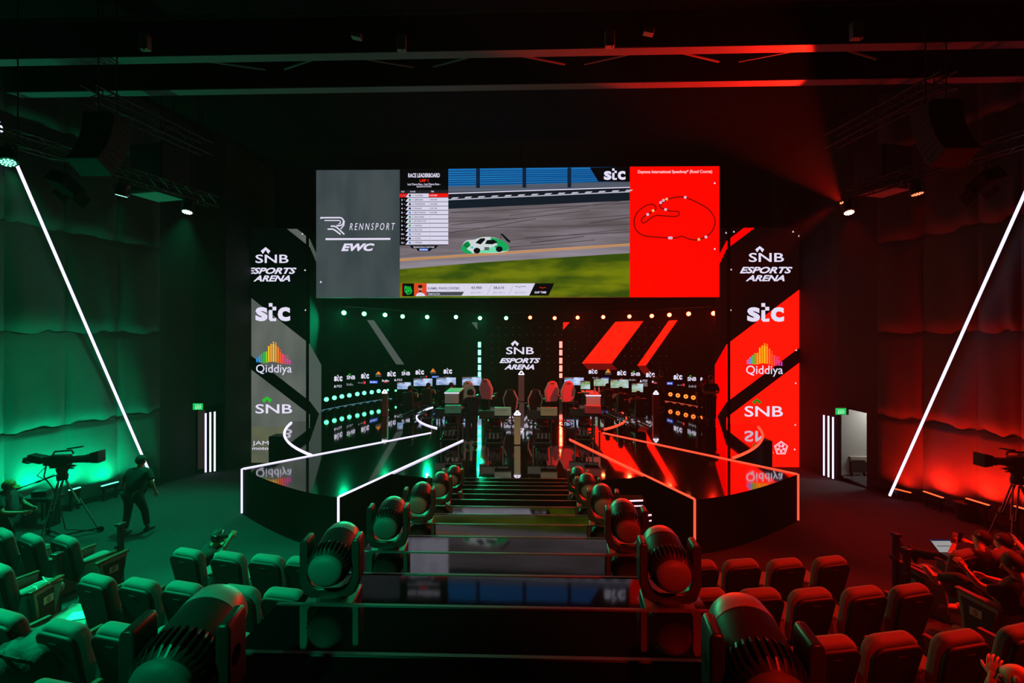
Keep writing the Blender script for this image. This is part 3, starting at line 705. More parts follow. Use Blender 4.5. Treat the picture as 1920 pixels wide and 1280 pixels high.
# driver banner
mb = MB()
rect(mb, 756, 530, 758, 554.5, s4, E_rr); rect(mb, 758, 530.5, 780, 554.5, s4, emi('video_black', (6, 6, 8), 1.0)); rect(mb, 780.5, 530.5, 804, 554.5, s4, emi('banner_red', (226, 66, 30), 1.0))
gl = emi('banner_green', (20, 200, 70), 1.0)
for k in range(4): stroke(mb, [(763+k*3.2, 535+k*.5), (766.5+k*2.6, 541), (765.5+k*2.2, 549-k*.8)], 1.6, s5, gl)
stroke(mb, [(763, 537), (763, 545), (768, 551), (774, 549), (776.5, 543)], 1.8, s5, gl)
shape(mb, [(783, 554.5), (786, 549.5), (792, 547), (799, 549.5), (802, 554.5)], s5, E_row); disc2(mb, 792, 541, 4, 6, sf(6), emi('portrait_skin', (190, 130, 100), 1.0)); disc2(mb, 792, 536.5, 4.4, 3.2, sf(7), emi('portrait_hair', (24, 18, 16), 1.0)); disc2(mb, 792, 545.5, 3, 2, sf(7), emi('portrait_beard', (60, 38, 28), 1.0))
shape(mb, [(804, 531), (1015, 531), (1004, 554), (804, 554)], s4, E_row); shape(mb, [(804, 546.5), (875, 546.5), (870, 553.5), (804, 553.5)], s5, emi('banner_grey', (66, 72, 78), 1.0))
text(mb, 'KAMIL PAWLOWSKI', (806.5, 537.5, 866, 542.3), s5, E_rowt, 0, .015); text(mb, 'TEAM FALCONS', (806.5, 549, 829, 552), sf(6), E_txt, 0, .01)
for a, b, x in (('43.900', 'SECTOR 1', 898), ('38.610', 'SECTOR 2', 940), ('--,---', 'SECTOR 3', 981)):
    text(mb, a, (x-10, 536.5, x+10, 541.5 if a[0] != '-' else 540), s5, E_rowt, 0, .02); text(mb, b, (x-11, 546.5, x+11, 550), s5, emi('banner_text_dim', (150, 146, 176), 1.0))
for x in (923, 964): stroke(mb, [(x+4, 533), (x-5, 552)], .7, s5, emi('banner_rule', (170, 168, 190), 1.0))
shape(mb, [(1008, 531), (1044, 531), (1033, 554), (997, 554)], s5, emi('video_black', (6, 6, 8), 1.0)); text(mb, '--,--', (1016, 538.5, 1028, 541.5), sf(6), emi('video_red_text', (255, 40, 20), 1.0), 0, .02); text(mb, 'GAP TIME', (1007, 546, 1029, 550), sf(6), E_txt, 0, .02)
mb.build('driver_banner_picture', scr)
# map panel
mb = MB(); rect(mb, 1184, 313.5, 1349, 557.3, s1, emi('led_red_panel', (255, 6, 0), 1.05, True))
text(mb, 'Daytona International Speedway* (Road Course)', (1199, 320, 1335.5, 328), s2, emi('led_pink', (255, 200, 205), 1.0), 0, .02)
def smooth(P, n=6):
    out = []; N = len(P)
    for i in range(N):
        p0, p1, p2, p3 = (Vector(P[(i+k-1) % N]) for k in range(4))
        for j in range(n):
            t = j/n; out.append(tuple(.5*((2*p1)+(-p0+p2)*t+(2*p0-5*p1+4*p2-p3)*t*t+(-p0+3*p1-3*p2+p3)*t**3)))
    return out
trk = [(1240, 386), (1252, 376), (1270, 371), (1287, 372), (1310, 382), (1330, 395), (1341, 415), (1335, 435), (1322, 446), (1305, 451), (1290, 448), (1280, 444), (1268, 447), (1255, 447), (1230, 445), (1209, 442), (1196, 432), (1192, 418), (1196, 402), (1208, 390), (1222, 384), (1230, 386), (1232, 393), (1225, 398), (1216, 403), (1207, 410), (1206, 417), (1212, 418), (1223, 410), (1233, 405), (1250, 406), (1268, 407), (1275, 403), (1273, 398), (1258, 397), (1248, 394), (1241, 390)]
stroke(mb, smooth(trk, 4), 2.0, s2, emi('map_line', (90, 6, 6), 1.0), True)
for x, y, c in [(1241, 381, 0), (1246, 377, 0), (1252, 374.5, 1), (1286, 371.5, 0), (1250, 394, 0), (1227, 396, 1), (1217, 403, 0), (1257, 447, 0), (1260.5, 447, 0), (1311, 450, 1), (1324, 445.5, 0)]:
    disc2(mb, x, y, 2.6, 2.6, s3_, emi('map_dot', (220, 200, 230), 1.0) if not c else emi('map_dot_amber', (250, 200, 90), 1.0)); disc2(mb, x, y, 1.1, 1.1, s4, emi('map_dot_core', (190, 110, 150), 1.0), 8)
tri(mb, 1340, 345, s3_, 2); tri(mb, 1340, 467.5, s3_, 2)
mb.build('map_panel', scr)
# ================================================================ curved LED wall on the stage
CW = [(-9.75, 20.4), (-9.0, 22.5), (-8.2, 24.1), (-7.3, 25.4), (-6.0, 26.5), (-4.4, 27.4), (-2.2, 28.0), (0, 28.2)]
CW = [Vector(p) for p in CW]+[Vector((-p[0], p[1])) for p in CW[-2::-1]]
def onwallc(px, py, L=0):
    for i in range(len(CW)-1):
        a, b = CW[i], CW[i+1]; t = (b-a).normalized(); n = Vector((-t.y, t.x, 0)); off = .006*L
        p0 = Vector((a.x, a.y, 0))-n*off; q = atPlane(px, py, p0, n); u = (q.xy-a).dot(b-a)/(b-a).length_squared
        if 0 <= u <= 1.0001 and q.y > 0: return q
    return q
cw = thing('curved_led_wall', 'curved black LED wall around the back of the stage with diagonal stripes and sponsor logos', 'LED wall', (0, 28.2, ZS))
mb = MB(); WT = 6.6
for i in range(len(CW)-1):
    a, b = CW[i], CW[i+1]; t = (b-a).normalized(); n = Vector((-t.y, t.x))*.15
    mb.prism([tuple(a), tuple(b), tuple(b+n), tuple(a+n)], ZS-.02, WT, mat('led_cabinet_black', (5, 6, 6), .9, spec=.15))
mb.build('cabinet', cw)
def sl(mb, pts, mt, L=2, step=2.0):
    """convex picture shape laid over the bend in narrow slices"""
    x0 = min(p[0] for p in pts); x1 = max(p[0] for p in pts); n = max(1, int((x1-x0)/step))
    def span(x):
        ys = []
        for i in range(len(pts)):
            a, b = pts[i], pts[(i+1) % len(pts)]
            if abs(a[0]-b[0]) < 1e-6:
                if abs(x-a[0]) < .01: ys += [a[1], b[1]]
            elif min(a[0], b[0])-1e-6 <= x <= max(a[0], b[0])+1e-6: ys.append(a[1]+(b[1]-a[1])*(x-a[0])/(b[0]-a[0]))
        return (min(ys), max(ys)) if ys else (0, 0)
    for i in range(n):
        xa = x0+(x1-x0)*i/n+.001; xb = x0+(x1-x0)*(i+1)/n-.001; ya, yb = span(xa), span(xb)
        mb.poly([onwallc(xa, ya[0], L), onwallc(xb, yb[0], L), onwallc(xb, yb[1], L), onwallc(xa, ya[1], L)], mt)
mb = MB(); E_st = emi('stripe_grey', (76, 82, 80), 1.0)
E_rs = emi_noise('stripe_red', (255, 24, 8), (250, 16, 6), (3, 3, 3), 2.2, sample=True)
sl(mb, [(688, 600), (701, 600), (758, 683), (743, 683)], E_st); sl(mb, [(884, 604), (895, 604), (895, 618)], E_st)
sl(mb, [(1154, 603), (1206, 602), (1147, 681), (1091, 681)], E_rs); sl(mb, [(1092, 681), (1147, 681), (1158, 693), (1103, 693)], E_redlow)
sl(mb, [(1254, 601), (1270.5, 600), (1211, 685), (1195, 685)], E_rs); sl(mb, [(1195, 685), (1211, 685), (1222, 701), (1207, 701)], E_redlow)
sl(mb, [(1056, 604), (1068, 604), (1056, 618)], E_rs)
E_pd = emi('wall_pixel', (66, 68, 70), 1.0); E_pk = emi('stripe_pixel', (120, 14, 8), 1.0)
for iy in range(7):
    for ix in range(26):
        x = 922+ix*13.1; y = 614+iy*13.2
        inst = 1091 < x < 1212 and abs((x-1154)-(603-y)*.8-25) < 30
        if random.random() < .25: continue
        mtx = E_pk if (1154-(y-603)*.8) < x < (1206-(y-603)*.76) else E_pd
        rect(mb, x-.5, y-.6, x+.5, y+.6, lambda a, b: onwallc(a, b, 3), mtx)
for k in range(46):
    x = random.uniform(606, 880); y = random.uniform(606, 690); rect(mb, x-.4, y-.5, x+.4, y+.5, lambda a, b: onwallc(a, b, 3), E_pd)
mb.build('stripe_picture', cw)
g3 = lambda a, b: onwallc(a, b, 4)
mb = MB(); text(mb, 'SNB', (949, 650.5, 1001, 664), g3, E_txt, 0, .012); chevron(mb, 958, 638, 973, 649, g3, E_txt)
text(mb, 'ESPORTS', (936.5, 671, 1013, 680.5), g3, E_txt, .35, .04); text(mb, 'ARENA', (945.5, 683, 1001.5, 692.5), g3, E_txt, .35, .04)
mb.build('centre_logo', cw)
mb = MB(); E_t2 = emi('led_white_dim', (130, 130, 140), 1.0); E_bl = emi('logo_blue', (60, 110, 235), 1.0); E_r3 = emi('logo_red', (240, 50, 60), 1.0)
def q_small(x0, y0, x1, y1, yb):
    mb.poly([g3(x0, y1), g3(x1, y1), g3((x0+x1)/2, y0)], emi('logo_orange', (240, 130, 30), 1.0)); mb.poly([g3(x0, y1), g3((x0+x1)/2-1, y1), g3(x0+2.5, y1-2.5)], emi('logo_teal', (40, 170, 120), 1.0))
    mb.poly([g3((x0+x1)/2+1, y1), g3(x1, y1), g3(x1-2.5, y1-2.5)], emi('logo_pink', (220, 60, 90), 1.0)); text(mb, 'Qiddiya', (x0, y1+1, x1, yb), g3, E_t2)
for b_ in [(626.4, 702.5, 642, 714.5), (677, 698.5, 692, 709.5), (726, 695, 742, 705.5), (779, 692, 795, 702), (831.5, 690, 847.5, 700.5),
           (1103.5, 691.5, 1120, 700.5), (1157, 693.5, 1174, 703.5), (1211, 696.5, 1227.5, 707), (1263, 700.5, 1279, 711.5)]: stc(mb, *b_, g3, b=.05)
for b_ in [(650, 703.5, 666, 711), (753, 696.5, 769, 703.5), (1183, 698, 1200.5, 704.5), (1289, 706.5, 1305.5, 714)]:
    text(mb, 'SNB', b_, g3, E_txt, 0, .03); mx = b_[0]+5.5; chevron(mb, mx-2.6, b_[1]-3.6, mx+2.6, b_[1]-.6, g3, E_g)
q_small(704, 695.5, 715, 702, 706.5); q_small(806.5, 690, 817.5, 697.5, 700.5); q_small(1134.5, 691, 1146, 698.5, 702.5)
text(mb, 'e.', (1313, 707, 1319, 715), g3, E_txt, 0, .03)
for b_ in [(626, 721.5, 641, 726), (739, 710, 754.5, 714), (1199.5, 711.5, 1214, 716)]: text(mb, 'PS5', (b_[0]+5, b_[1], b_[2], b_[3]), g3, E_txt, .2); mb.poly([g3(b_[0], b_[3]), g3(b_[0]+4, b_[3]), g3(b_[0]+2, b_[1]-.5)], E_txt)
for b_ in [(650, 718, 662.5, 723), (782, 708, 794, 712), (1180, 710, 1193, 714), (1291.5, 721.5, 1305.5, 726.5), (833, 705.5, 844, 708), (1111, 706.5, 1122, 709)]: marks(mb, b_, g3, E_t2)
for b_ in [(693, 713.5, 708, 718.5), (810, 704.5, 823, 708), (1128, 707.5, 1141.5, 711.5), (1250.5, 716, 1261.5, 721)]: rect(mb, *b_, g3, E_bl); marks(mb, (b_[0]+1.5, b_[1]+1.2, b_[2]-1.5, b_[3]-1.2), lambda a, b: onwallc(a, b, 5), E_txt)
for b_ in [(681.5, 714.5, 685.5, 719.5), (798, 704, 800.5, 707.5), (1164, 709, 1167, 712.5), (1280, 719, 1283.5, 723.5)]: rect(mb, *b_, g3, E_r3); marks(mb, (b_[0]-10, b_[1]+1.8, b_[0]-1, b_[3]-.9), g3, E_t2)
for b_ in [(716.5, 711.5, 730, 715.5), (1222.5, 713.5, 1234.5, 717.5)]: marks(mb, b_, g3, E_txt); rect(mb, b_[0]+3, b_[3]+.3, b_[2]-3, b_[3]+1.6, g3, E_r3)
mb.build('sponsor_logos', cw)
# thin light line where the curved wall meets the deck
def floorline(x0, x1, em):
    mb = MB(); P = []
    for i in range(25):
        x = x0+(x1-x0)*i/24; q = onwallc(x, 700, 12); P.append((q.x, q.y, ZS+.03))
    mb.tube(P, .011, em, 6); mb.build('foot_light', cw)
floorline(604, 735, emi('foot_line_blue', (110, 170, 190), 1.0)); floorline(1247, 1320, emi('foot_line_red', (255, 100, 70), 1.2))
# ================================================================ row of beam lamps over the curved wall
E_lg = emi('beam_lamp_green', (150, 255, 200), 20, False); E_lr = emi('beam_lamp_red', (255, 110, 60), 16, False)
E_lg0 = emi('beam_halo_green', (20, 255, 150), 2.0); E_lr0 = emi('beam_halo_red', (255, 40, 20), 2.0)  # saturated outer rings imitate the coloured halo round each lamp
row = [(645, 586), (683, 588), (722, 590), (755, 593), (801, 594), (855, 594), (900, 596), (949, 596), (994, 595), (1040, 596), (1083, 595), (1131, 594), (1180, 593), (1222, 592), (1255, 590), (1291, 588), (1338, 587)]
ORD = ['first', 'second', 'third', 'fourth', 'fifth', 'sixth', 'seventh', 'eighth', 'ninth', 'tenth']
pipe = []
M_lamp = mat('lamp_black', (13, 13, 14), .4)
for k, (x, y) in enumerate(row):
    w = onwallc(x, y, 60); g = k < 8; p = w
    pipe.append(Vector((p.x, p.y+.12, p.z+.32)))
    t = thing('beam_lamp', ('green stage lamp, %s from the left in the row over the LED wall' % ORD[k]) if g else ('red stage lamp, %s from the right in the row over the LED wall' % ORD[16-k]), 'stage lamp', p, group='green lamps over the LED wall' if g else 'red lamps over the LED wall')
    aim = (Vector((p.x*.6, 6, 1.0))-p).normalized()
    mb = MB(); mb.lathe([(-.26, .06), (-.24, .1), (-.05, .145), (.0, .15), (0.01, .13)], p, aim, M_lamp, 16); mb.build('lamp_head', t, smooth=True)
    mb = MB(); mb.lathe([(.012, .125), (.03, .12)], p, aim, E_lg0 if g else E_lr0, 18); mb.lathe([(.031, .1), (.045, .07)], p, aim, E_lg if g else E_lr, 18); mb.build('lens', t)
    mb = MB(); mb.tube([p+Vector((-.16, 0, 0)), p+Vector((-.16, .05, .2)), p+Vector((.16, .05, .2)), p+Vector((.16, 0, 0))], .018, M_lamp, 6); mb.tube([p+Vector((0, .05, .2)), pipe[-1]], .02, M_lamp, 6); mb.build('yoke', t)
    if k in (0, 2, 4, 6, 10, 12, 14, 16): spot('beam_source', p+aim*.06, p+aim*10, GREEN if g else RED, 1100 if g else 1300, 60, .7, .1)
mb = MB(); mb.tube(pipe, .035, M_metal, 8); tag(mb.build('lighting_pipe'), 'curved dark pipe carrying the row of lamps above the LED wall', 'pipe')
mb = MB()
for i in range(len(pipe)-1):
    pass
# two LED batten posts
for x, ys, em, nm in ((899, [(641, 651), (655.5, 665.5), (670, 680), (684, 694), (697, 706)], emi('post_led_green', (110, 255, 185), 4), 'green'), (1051.5, [(640, 652), (655.6, 666), (670.6, 681.4), (684.7, 696), (699.7, 708)], emi('post_led_red', (255, 105, 95), 4), 'red')):
    Yp = 26.6; b = atY(x, 700, Yp)
    t = thing('led_post', 'upright %s lit LED post of five bright cells in front of the LED wall' % nm, 'stage light', (b.x, Yp, ZS), group=None)
    top = atY(x, 639, Yp).z
    mb = MB(); mb.bb((b.x-.09, Yp+.02, ZS), (b.x+.09, Yp+.16, top), M_plastic); mb.build('post', t)
    mb = MB(); mb.bb((b.x-.25, Yp-.2, ZS), (b.x+.25, Yp+.3, ZS+.04), M_plastic); mb.build('base_plate', t)
    for y0, y1 in ys:
        a = atY(x, y0, Yp).z; c = atY(x, y1, Yp).z; mb = MB(); mb.bb((b.x-.085, Yp-.03, c), (b.x+.085, Yp+.02, a), em); mb.build('led_cell', t, bevel=.01)
    area('post_source', (b.x, Yp-.1, (top+ZS)/2+.8), (b.x, 0, 2), .15, 2, GREEN if nm == 'green' else RED, 90)
# low lamps along the foot of the curved wall
E_fg = emi('foot_lamp_green', (90, 255, 170), 3.5); E_fr = emi('foot_lamp_red', (255, 105, 40), 3.2)
gl_ = [(612, 748.5), (627, 745.5), (641, 743), (655, 741), (670, 738.5), (683, 736.5), (697, 735), (710, 733), (727, 731), (742, 732)]
rl_ = [(1257, 739), (1271, 741), (1286, 743), (1300, 745), (1313, 747.5)]
for k, (x, y) in enumerate(gl_+rl_):
    g = k < 10; p = onwallc(x, y, 45)
    t = thing('floor_lamp', ('small round green lamp low on the stage, %s from the left in its row' % ORD[k]) if g else ('small round red lamp low on the stage, %s from the left in its row' % ORD[k-10]), 'stage lamp', (p.x, p.y, ZS), group='green lamps along the wall foot' if g else 'red lamps along the wall foot')
    aim = Vector((-p.x*.6, -14, .3)).normalized(); rr = .105 if k < 8 or not g else .06
    mb = MB(); mb.lathe([(-.16, rr*.6), (-.03, rr*1.15), (0, rr*1.15), (.005, rr)], p, aim, M_lamp, 14); mb.build('lamp_head', t, smooth=True)
    mb = MB()
    if g: mb.lathe([(.006, rr), (.02, rr*.6)], p, aim, E_fg, 14)
    else:
        a = aim.orthogonal().normalized(); b = aim.cross(a); q = p+aim*.02
        mb.tube([q+a*math.cos(i*math.pi/7)*rr*.68+b*math.sin(i*math.pi/7)*rr*.68 for i in range(14)], rr*.34, E_fr, 8, closed=True)
    mb.build('lens', t)
    mb = MB(); mb.cyl((p.x, p.y, ZS), (p.x, p.y, p.z-rr*.9), .02, M_lamp, n=8); mb.box((p.x, p.y, ZS+.015), (.2, .16, .03), M_lamp); mb.build('foot_bracket', t)
# ================================================================ mirror-black stairs down the middle aisle
sw = thing('aisle_stair', 'wide mirror-black stair descending down the middle aisle to the stage', 'stair', (0, 5, 0))
for k in range(-4, 12):
    y = 3.06+.67*k; z = H-(1.97+.14*k); w = 1.5
    if y < -.9: continue
    y2 = y+.67
    if k == 11: y2 = 11.15
    mb = MB(); mb.bb((-w, y-.02, z-.14 if k > -99 else 0), (w, y2, z), M_step)
    mb.build('tread', sw)
    # tread front edge trim at the far side of each step
    mb = MB(); mb.bb((-w, y2-.018, z-.004), (w, y2+.006, z+.006), M_edge); mb.build('edge_trim', sw)
mb = MB()
prof = []
for k in range(-4, 12):
    y = 3.06+.67*k; z = H-(1.97+.14*k)-.141; prof += [(y-.02, z), (y+.65, z)]
prof = [(prof[0][0], .0)]+prof+[(prof[-1][0], 0)]
for s in (-1, 1):
    x = s*1.46; mb.slab([(p[0], p[1]) for p in prof], (x-.02, 0, 0), (0, 1, 0), (0, 0, 1), (1, 0, 0), .04, M_skirt)
mb.build('side_skirt', sw)
def stepz(y):
    k = math.floor((y-3.04)/.67); return H-(1.97+.14*k)
# ================================================================ moving-head lamps
M_head = mat('lamp_housing', (30, 31, 32), .42, spec=.6); M_nose = mat('lamp_nose', (120, 122, 124), .35, spec=.6)
M_cap = mat('lamp_rear_cap', (84, 85, 87), .6, bump=.05, bscale=150); M_rib = mat('lamp_rib', (20, 20, 22), .4)
M_conn = mat('connector', (150, 140, 70), .4, metal=.5)
def moving_head():
    t = thing('moving_head_lamp', None, 'stage lamp')
    mb = MB(); mb.bb((-.2, -.17, .0), (.2, .17, .1), M_head); mb.bb((-.17, -.19, .02), (.17, -.165, .08), M_rib); base = mb.build('base', t, local=True, bevel=.015)
    for i in range(4):
        mb = MB(); x = -.1+i*.065; mb.tube([(x, -.18, .06), (x-.01, -.23, .05), (x-.02, -.25, -.01)], .011, M_conn if i % 2 else M_metal, 6); mb.build('cable_plug', base, local=True)
    mb = MB(); mb.cyl((0, 0, .1), (0, 0, .14), .12, M_head, n=20); mb.build('pan_bearing', t, local=True)
    # yoke: U shape
    out = [(-.235, .56), (-.235, .26), (-.2, .16), (-.15, .13), (.15, .13), (.2, .16), (.235, .26), (.235, .56), (.225, .59), (.18, .59), (.17, .56), (.17, .3), (.14, .235), (.08, .205), (-.08, .205), (-.14, .235), (-.17, .3), (-.17, .56), (-.18, .59), (-.225, .59)]
    mb = MB(); 
    A = [Vector((p[0], -.085, p[1])) for p in out]; B = [Vector((p[0], .085, p[1])) for p in out]; n = len(out)
    fs = [(i, (i+1) % n, n+(i+1) % n, n+i) for i in range(n)]
    half = [(0, 1, 17, 18), (18, 19, 0), (1, 2, 16, 17), (2, 3, 15, 16), (3, 4, 13, 14), (3, 14, 15), (4, 5, 12, 13), (5, 6, 11, 12), (6, 7, 10, 11), (7, 8, 9, 10)]
    fs += half+[tuple(n+i for i in f)[::-1] for f in half]
    mb.add(A+B, fs, M_head); mb.build('yoke', t, local=True, bevel=.012)
    # head: rear cap toward the audience, nose up toward the stage
    ax = Vector((.03, .98, .16)).normalized(); o = Vector((0, -.02, .41))
    mb = MB(); mb.lathe([(-.15, .13), (-.12, .15), (.03, .155), (.06, .162), (.2, .158)], o, ax, M_head, 32); mb.build('head_body', t, local=True, smooth=True)
    mb = MB(); mb.lathe([(.2, .16), (.24, .158), (.31, .145), (.33, .13), (.32, .118), (.25, .11)], o, ax, M_nose, 32); mb.build('nose_ring', t, local=True, smooth=True)
    mb = MB(); mb.lathe([(.262, .001), (.262, .112), (.255, .112)], o, ax, mat('lens_glass', (10, 12, 16), .05, spec=.9), 28); mb.build('front_lens', t, local=True, smooth=True)
    mb = MB(); mb.lathe([(-.2, .002), (-.198, .04), (-.19, .09), (-.178, .118), (-.16, .132), (-.14, .136)], o, ax, M_cap, 32)
    mb.build('rear_cap', t, local=True, smooth=True)
    mb = MB(); a = ax.orthogonal().normalized(); b = ax.cross(a)
    for k in range(30):
        an = 2*math.pi*k/30; d = a*math.cos(an)+b*math.sin(an); tt = ax.cross(d)
        P = [o+ax*u+d*r for u, r in ((-.14, .14), (-.1, .168), (-.02, .172), (.02, .158))]
        vs = [p+tt*.005 for p in P]+[p-tt*.005 for p in P]; mb.add(vs, [(0, 1, 2, 3), (7, 6, 5, 4), (0, 4, 5, 1), (1, 5, 6, 2), (2, 6, 7, 3)], M_rib)
    mb.build('cooling_fins', t, local=True)
    mb = MB(); mb.cyl(o+Vector((-.235, 0, 0)), o+Vector((.235, 0, 0)), .045, M_head, n=16); mb.build('tilt_axle', t, local=True)
    return t
mh = moving_head(); first = True
def mirror_head():
    # same lamp with its nose leaning the other way
    c = dup(mh)
    for ch in list(c.children):
        me = ch.data.copy(); ch.data = me
        for v in me.vertices: v.co.x = -v.co.x
        me.flip_normals()
    return c
mhr = mirror_head()
mh.scale = mhr.scale = (.88,)*3
names = ['nearest', 'second nearest', 'third nearest', 'fourth nearest', 'fifth nearest', 'sixth nearest']
ys = [1.85, 3.25, 4.6, 5.95, 7.35, 8.7]
for k in range(6):
    for s in (-1, 1):
        x = s*1.2 if k else (-1.22 if s < 0 else 1.13); y = ys[k]; z = stepz(y)
        src = mh if s < 0 else mhr
        lab = '%s black moving head lamp on the %s side of the stair' % (names[k], 'left green' if s < 0 else 'right red')
        if k == 0:
            src.location = (x, y, z); src.rotation_euler = (0, 0, R(-8*s)); src['label'] = lab; src['group'] = 'moving head lamps along the stair'
        else: dup(src, (x, y, z), R(-6*s+random.uniform(-3, 3)), lab, 'moving head lamps along the stair')
# ================================================================ seating tiers and theatre seats
def yrow(r, x): return 6.43-1.1*r+.0145*x*x
def tier(r, xs, z, nm):
    n = 24; F_ = [(xs[0]+(xs[1]-xs[0])*i/n) for i in range(n+1)]
    front = [(x, yrow(r, x)+.62) for x in F_]; back = [(x, yrow(r+1, x)+.62) for x in F_[::-1]]
    mb = MB(); mb.prism(front+back, 0, z, M_floor); struct(mb, nm)
for r, z in enumerate([.5, .7, .9, 1.12, 1.32, 1.52]):
    for xs, sd in (((-10.5, -1.5), 'left'), ((1.5, 10.5), 'right')):
        tier(r, xs, z, 'floor_tier_%s' % sd)
M_fab = mat('seat_fabric', (92, 93, 92), .85, noise=.1, nscale=40, bump=.2, bscale=300)
M_shell = mat('seat_shell', (6, 7, 7), .6, spec=.3, bump=.1, bscale=200); M_arm = mat('armrest_plastic', (122, 122, 118), .6); M_wood = mat('armrest_wood', (104, 52, 30), .4, noise=.2, nscale=12)
def outline(wt, wb, z0, z1, rc, k=5):
    P = [(-wb/2, z0), (wb/2, z0)]
    for i in range(k+1): a = math.pi/2*i/k; P.append((wt/2-rc+rc*math.cos(a), z1-rc+rc*math.sin(a)))
    for i in range(k+1): a = math.pi/2+math.pi/2*i/k; P.append((-wt/2+rc+rc*math.cos(a), z1-rc+rc*math.sin(a)))
    return P
def seat():
    t = thing('theatre_seat', None, 'seat')
    V = Vector((0, -.2, 1)).normalized(); N = Vector((0, 1, .2)).normalized()
    mb = MB(); mb.slab(outline(.54, .46, 0, .66, .13), (0, -.14, .38), (1, 0, 0), V, -N, .13, M_fab); mb.build('backrest', t, local=True, bevel=.045, seg=4)
    mb = MB(); mb.slab(outline(.53, .45, -.02, .615, .1), (0, -.262, .35), (1, 0, 0), V, -N, .045, M_shell); bs = mb.build('back_shell', t, local=True, bevel=.02, seg=3)
    mb = MB(); c = Vector((0, -.32, .35))+V*.53; mb.box(c, (.1, .012, .008), M_metal, None); mb.build('pull_slot', bs, local=True)
    mb = MB(); mb.slab(outline(.46, .46, 0, .42, .1), (0, -.12, .36), (1, 0, 0), (0, 1, .1), (0, 0, 1), .12, M_fab); mb.build('seat_cushion', t, local=True, bevel=.04, seg=3)
    for s in (-1, 1):
        mb = MB(); mb.slab([(-.3, 0), (.12, 0), (.12, .2), (.2, .6), (-.22, .6), (-.28, .3)], (s*.3-.025, 0, 0), (0, 1, 0), (0, 0, 1), (1, 0, 0), .05, M_arm); ap = mb.build('arm_panel', t, local=True, bevel=.01)
        mb = MB(); mb.box((s*.3, -.01, .615), (.065, .44, .03), M_wood); mb.build('armrest', ap, local=True, bevel=.01)
    return t
proto = seat(); used = [0]
ORDS = ['first', 'second', 'third', 'fourth', 'fifth', 'sixth']
def place_seat(px, py, Zt, lab, grp):
    p = atZ(px, py, Zt); r = 1 if p.x > 0 else -1
    rz = math.atan2(p.x*.029*1.9, 1)   # rows bend round the stage
    loc = (p.x+.0, p.y+.33, Zt-1.03)
    if not used[0]:
        used[0] = 1; proto.location = loc; proto.rotation_euler = (0, 0, rz); proto['label'] = lab; proto['group'] = grp; return proto
    return dup(proto, loc, rz, lab, grp)
rowsL = [(1.55, [(575, 1044), (508, 1040), (437, 1035), (361, 1029)], 'front'), (1.75, [(540, 1103), (455, 1098), (354, 1092), (273, 1086), (193, 1079)], 'second'), (1.95, [(440, 1185), (340, 1178), (236, 1171), (132, 1166)], 'third')]
for Zt, P, rn in rowsL:
    for i, (x, y) in enumerate(P): place_seat(x, y, Zt, 'green lit empty seat, %s row left of the stair, %s from the stair' % (rn, ORDS[i]), 'theatre seats left of the stair')
rowsR = [(1.55, [(1305, 1050), (1383, 1048), (1465, 1047), (1548, 1043)], 'front'), (1.75, [(1317, 1103), (1417, 1103), (1512, 1103), (1609, 1100), (1696, 1096)], 'second'), (1.95, [(1545, 1193), (1660, 1187), (1786, 1184), (1905, 1172)], 'third')]
for Zt, P, rn in rowsR:
    for i, (x, y) in enumerate(P): place_seat(x, y, Zt, 'red lit empty seat, %s row right of the stair, %s from the stair' % (rn, ORDS[i]), 'theatre seats right of the stair')
for i, (x, y) in enumerate([(133, 1006), (69, 1003), (15, 993)]): place_seat(x, y, 1.55, 'green lit empty seat in the far left block front row, %s from the railing post' % ORDS[i], 'theatre seats in the far left block')
for i, (x, y) in enumerate([(6, 1058)]): place_seat(x, y, 1.75, 'green lit seat at the far left frame edge beside the end panel marked G', 'theatre seats in the far left block')
place_seat(20, 1148, 1.95, 'green lit seat at the far left frame edge, just above the dark bag', 'theatre seats in the far left block')
for i, (x, y) in enumerate([(1797, 1031), (1866, 1030), (1928, 1027)]): place_seat(x, y, 1.55, 'red lit seat in the far right block, %s from the end panel marked F' % ORDS[i], 'theatre seats in the far right block')
for i, (x, y) in enumerate([(1956, 1093)]): place_seat(x, y, 1.75, 'red lit seat in the far right block beside the end panel marked G', 'theatre seats in the far right block')
place_seat(115, 1282, 2.17, 'green lit seat cut by the bottom frame edge beside the dark bag', 'theatre seats in the far left block')
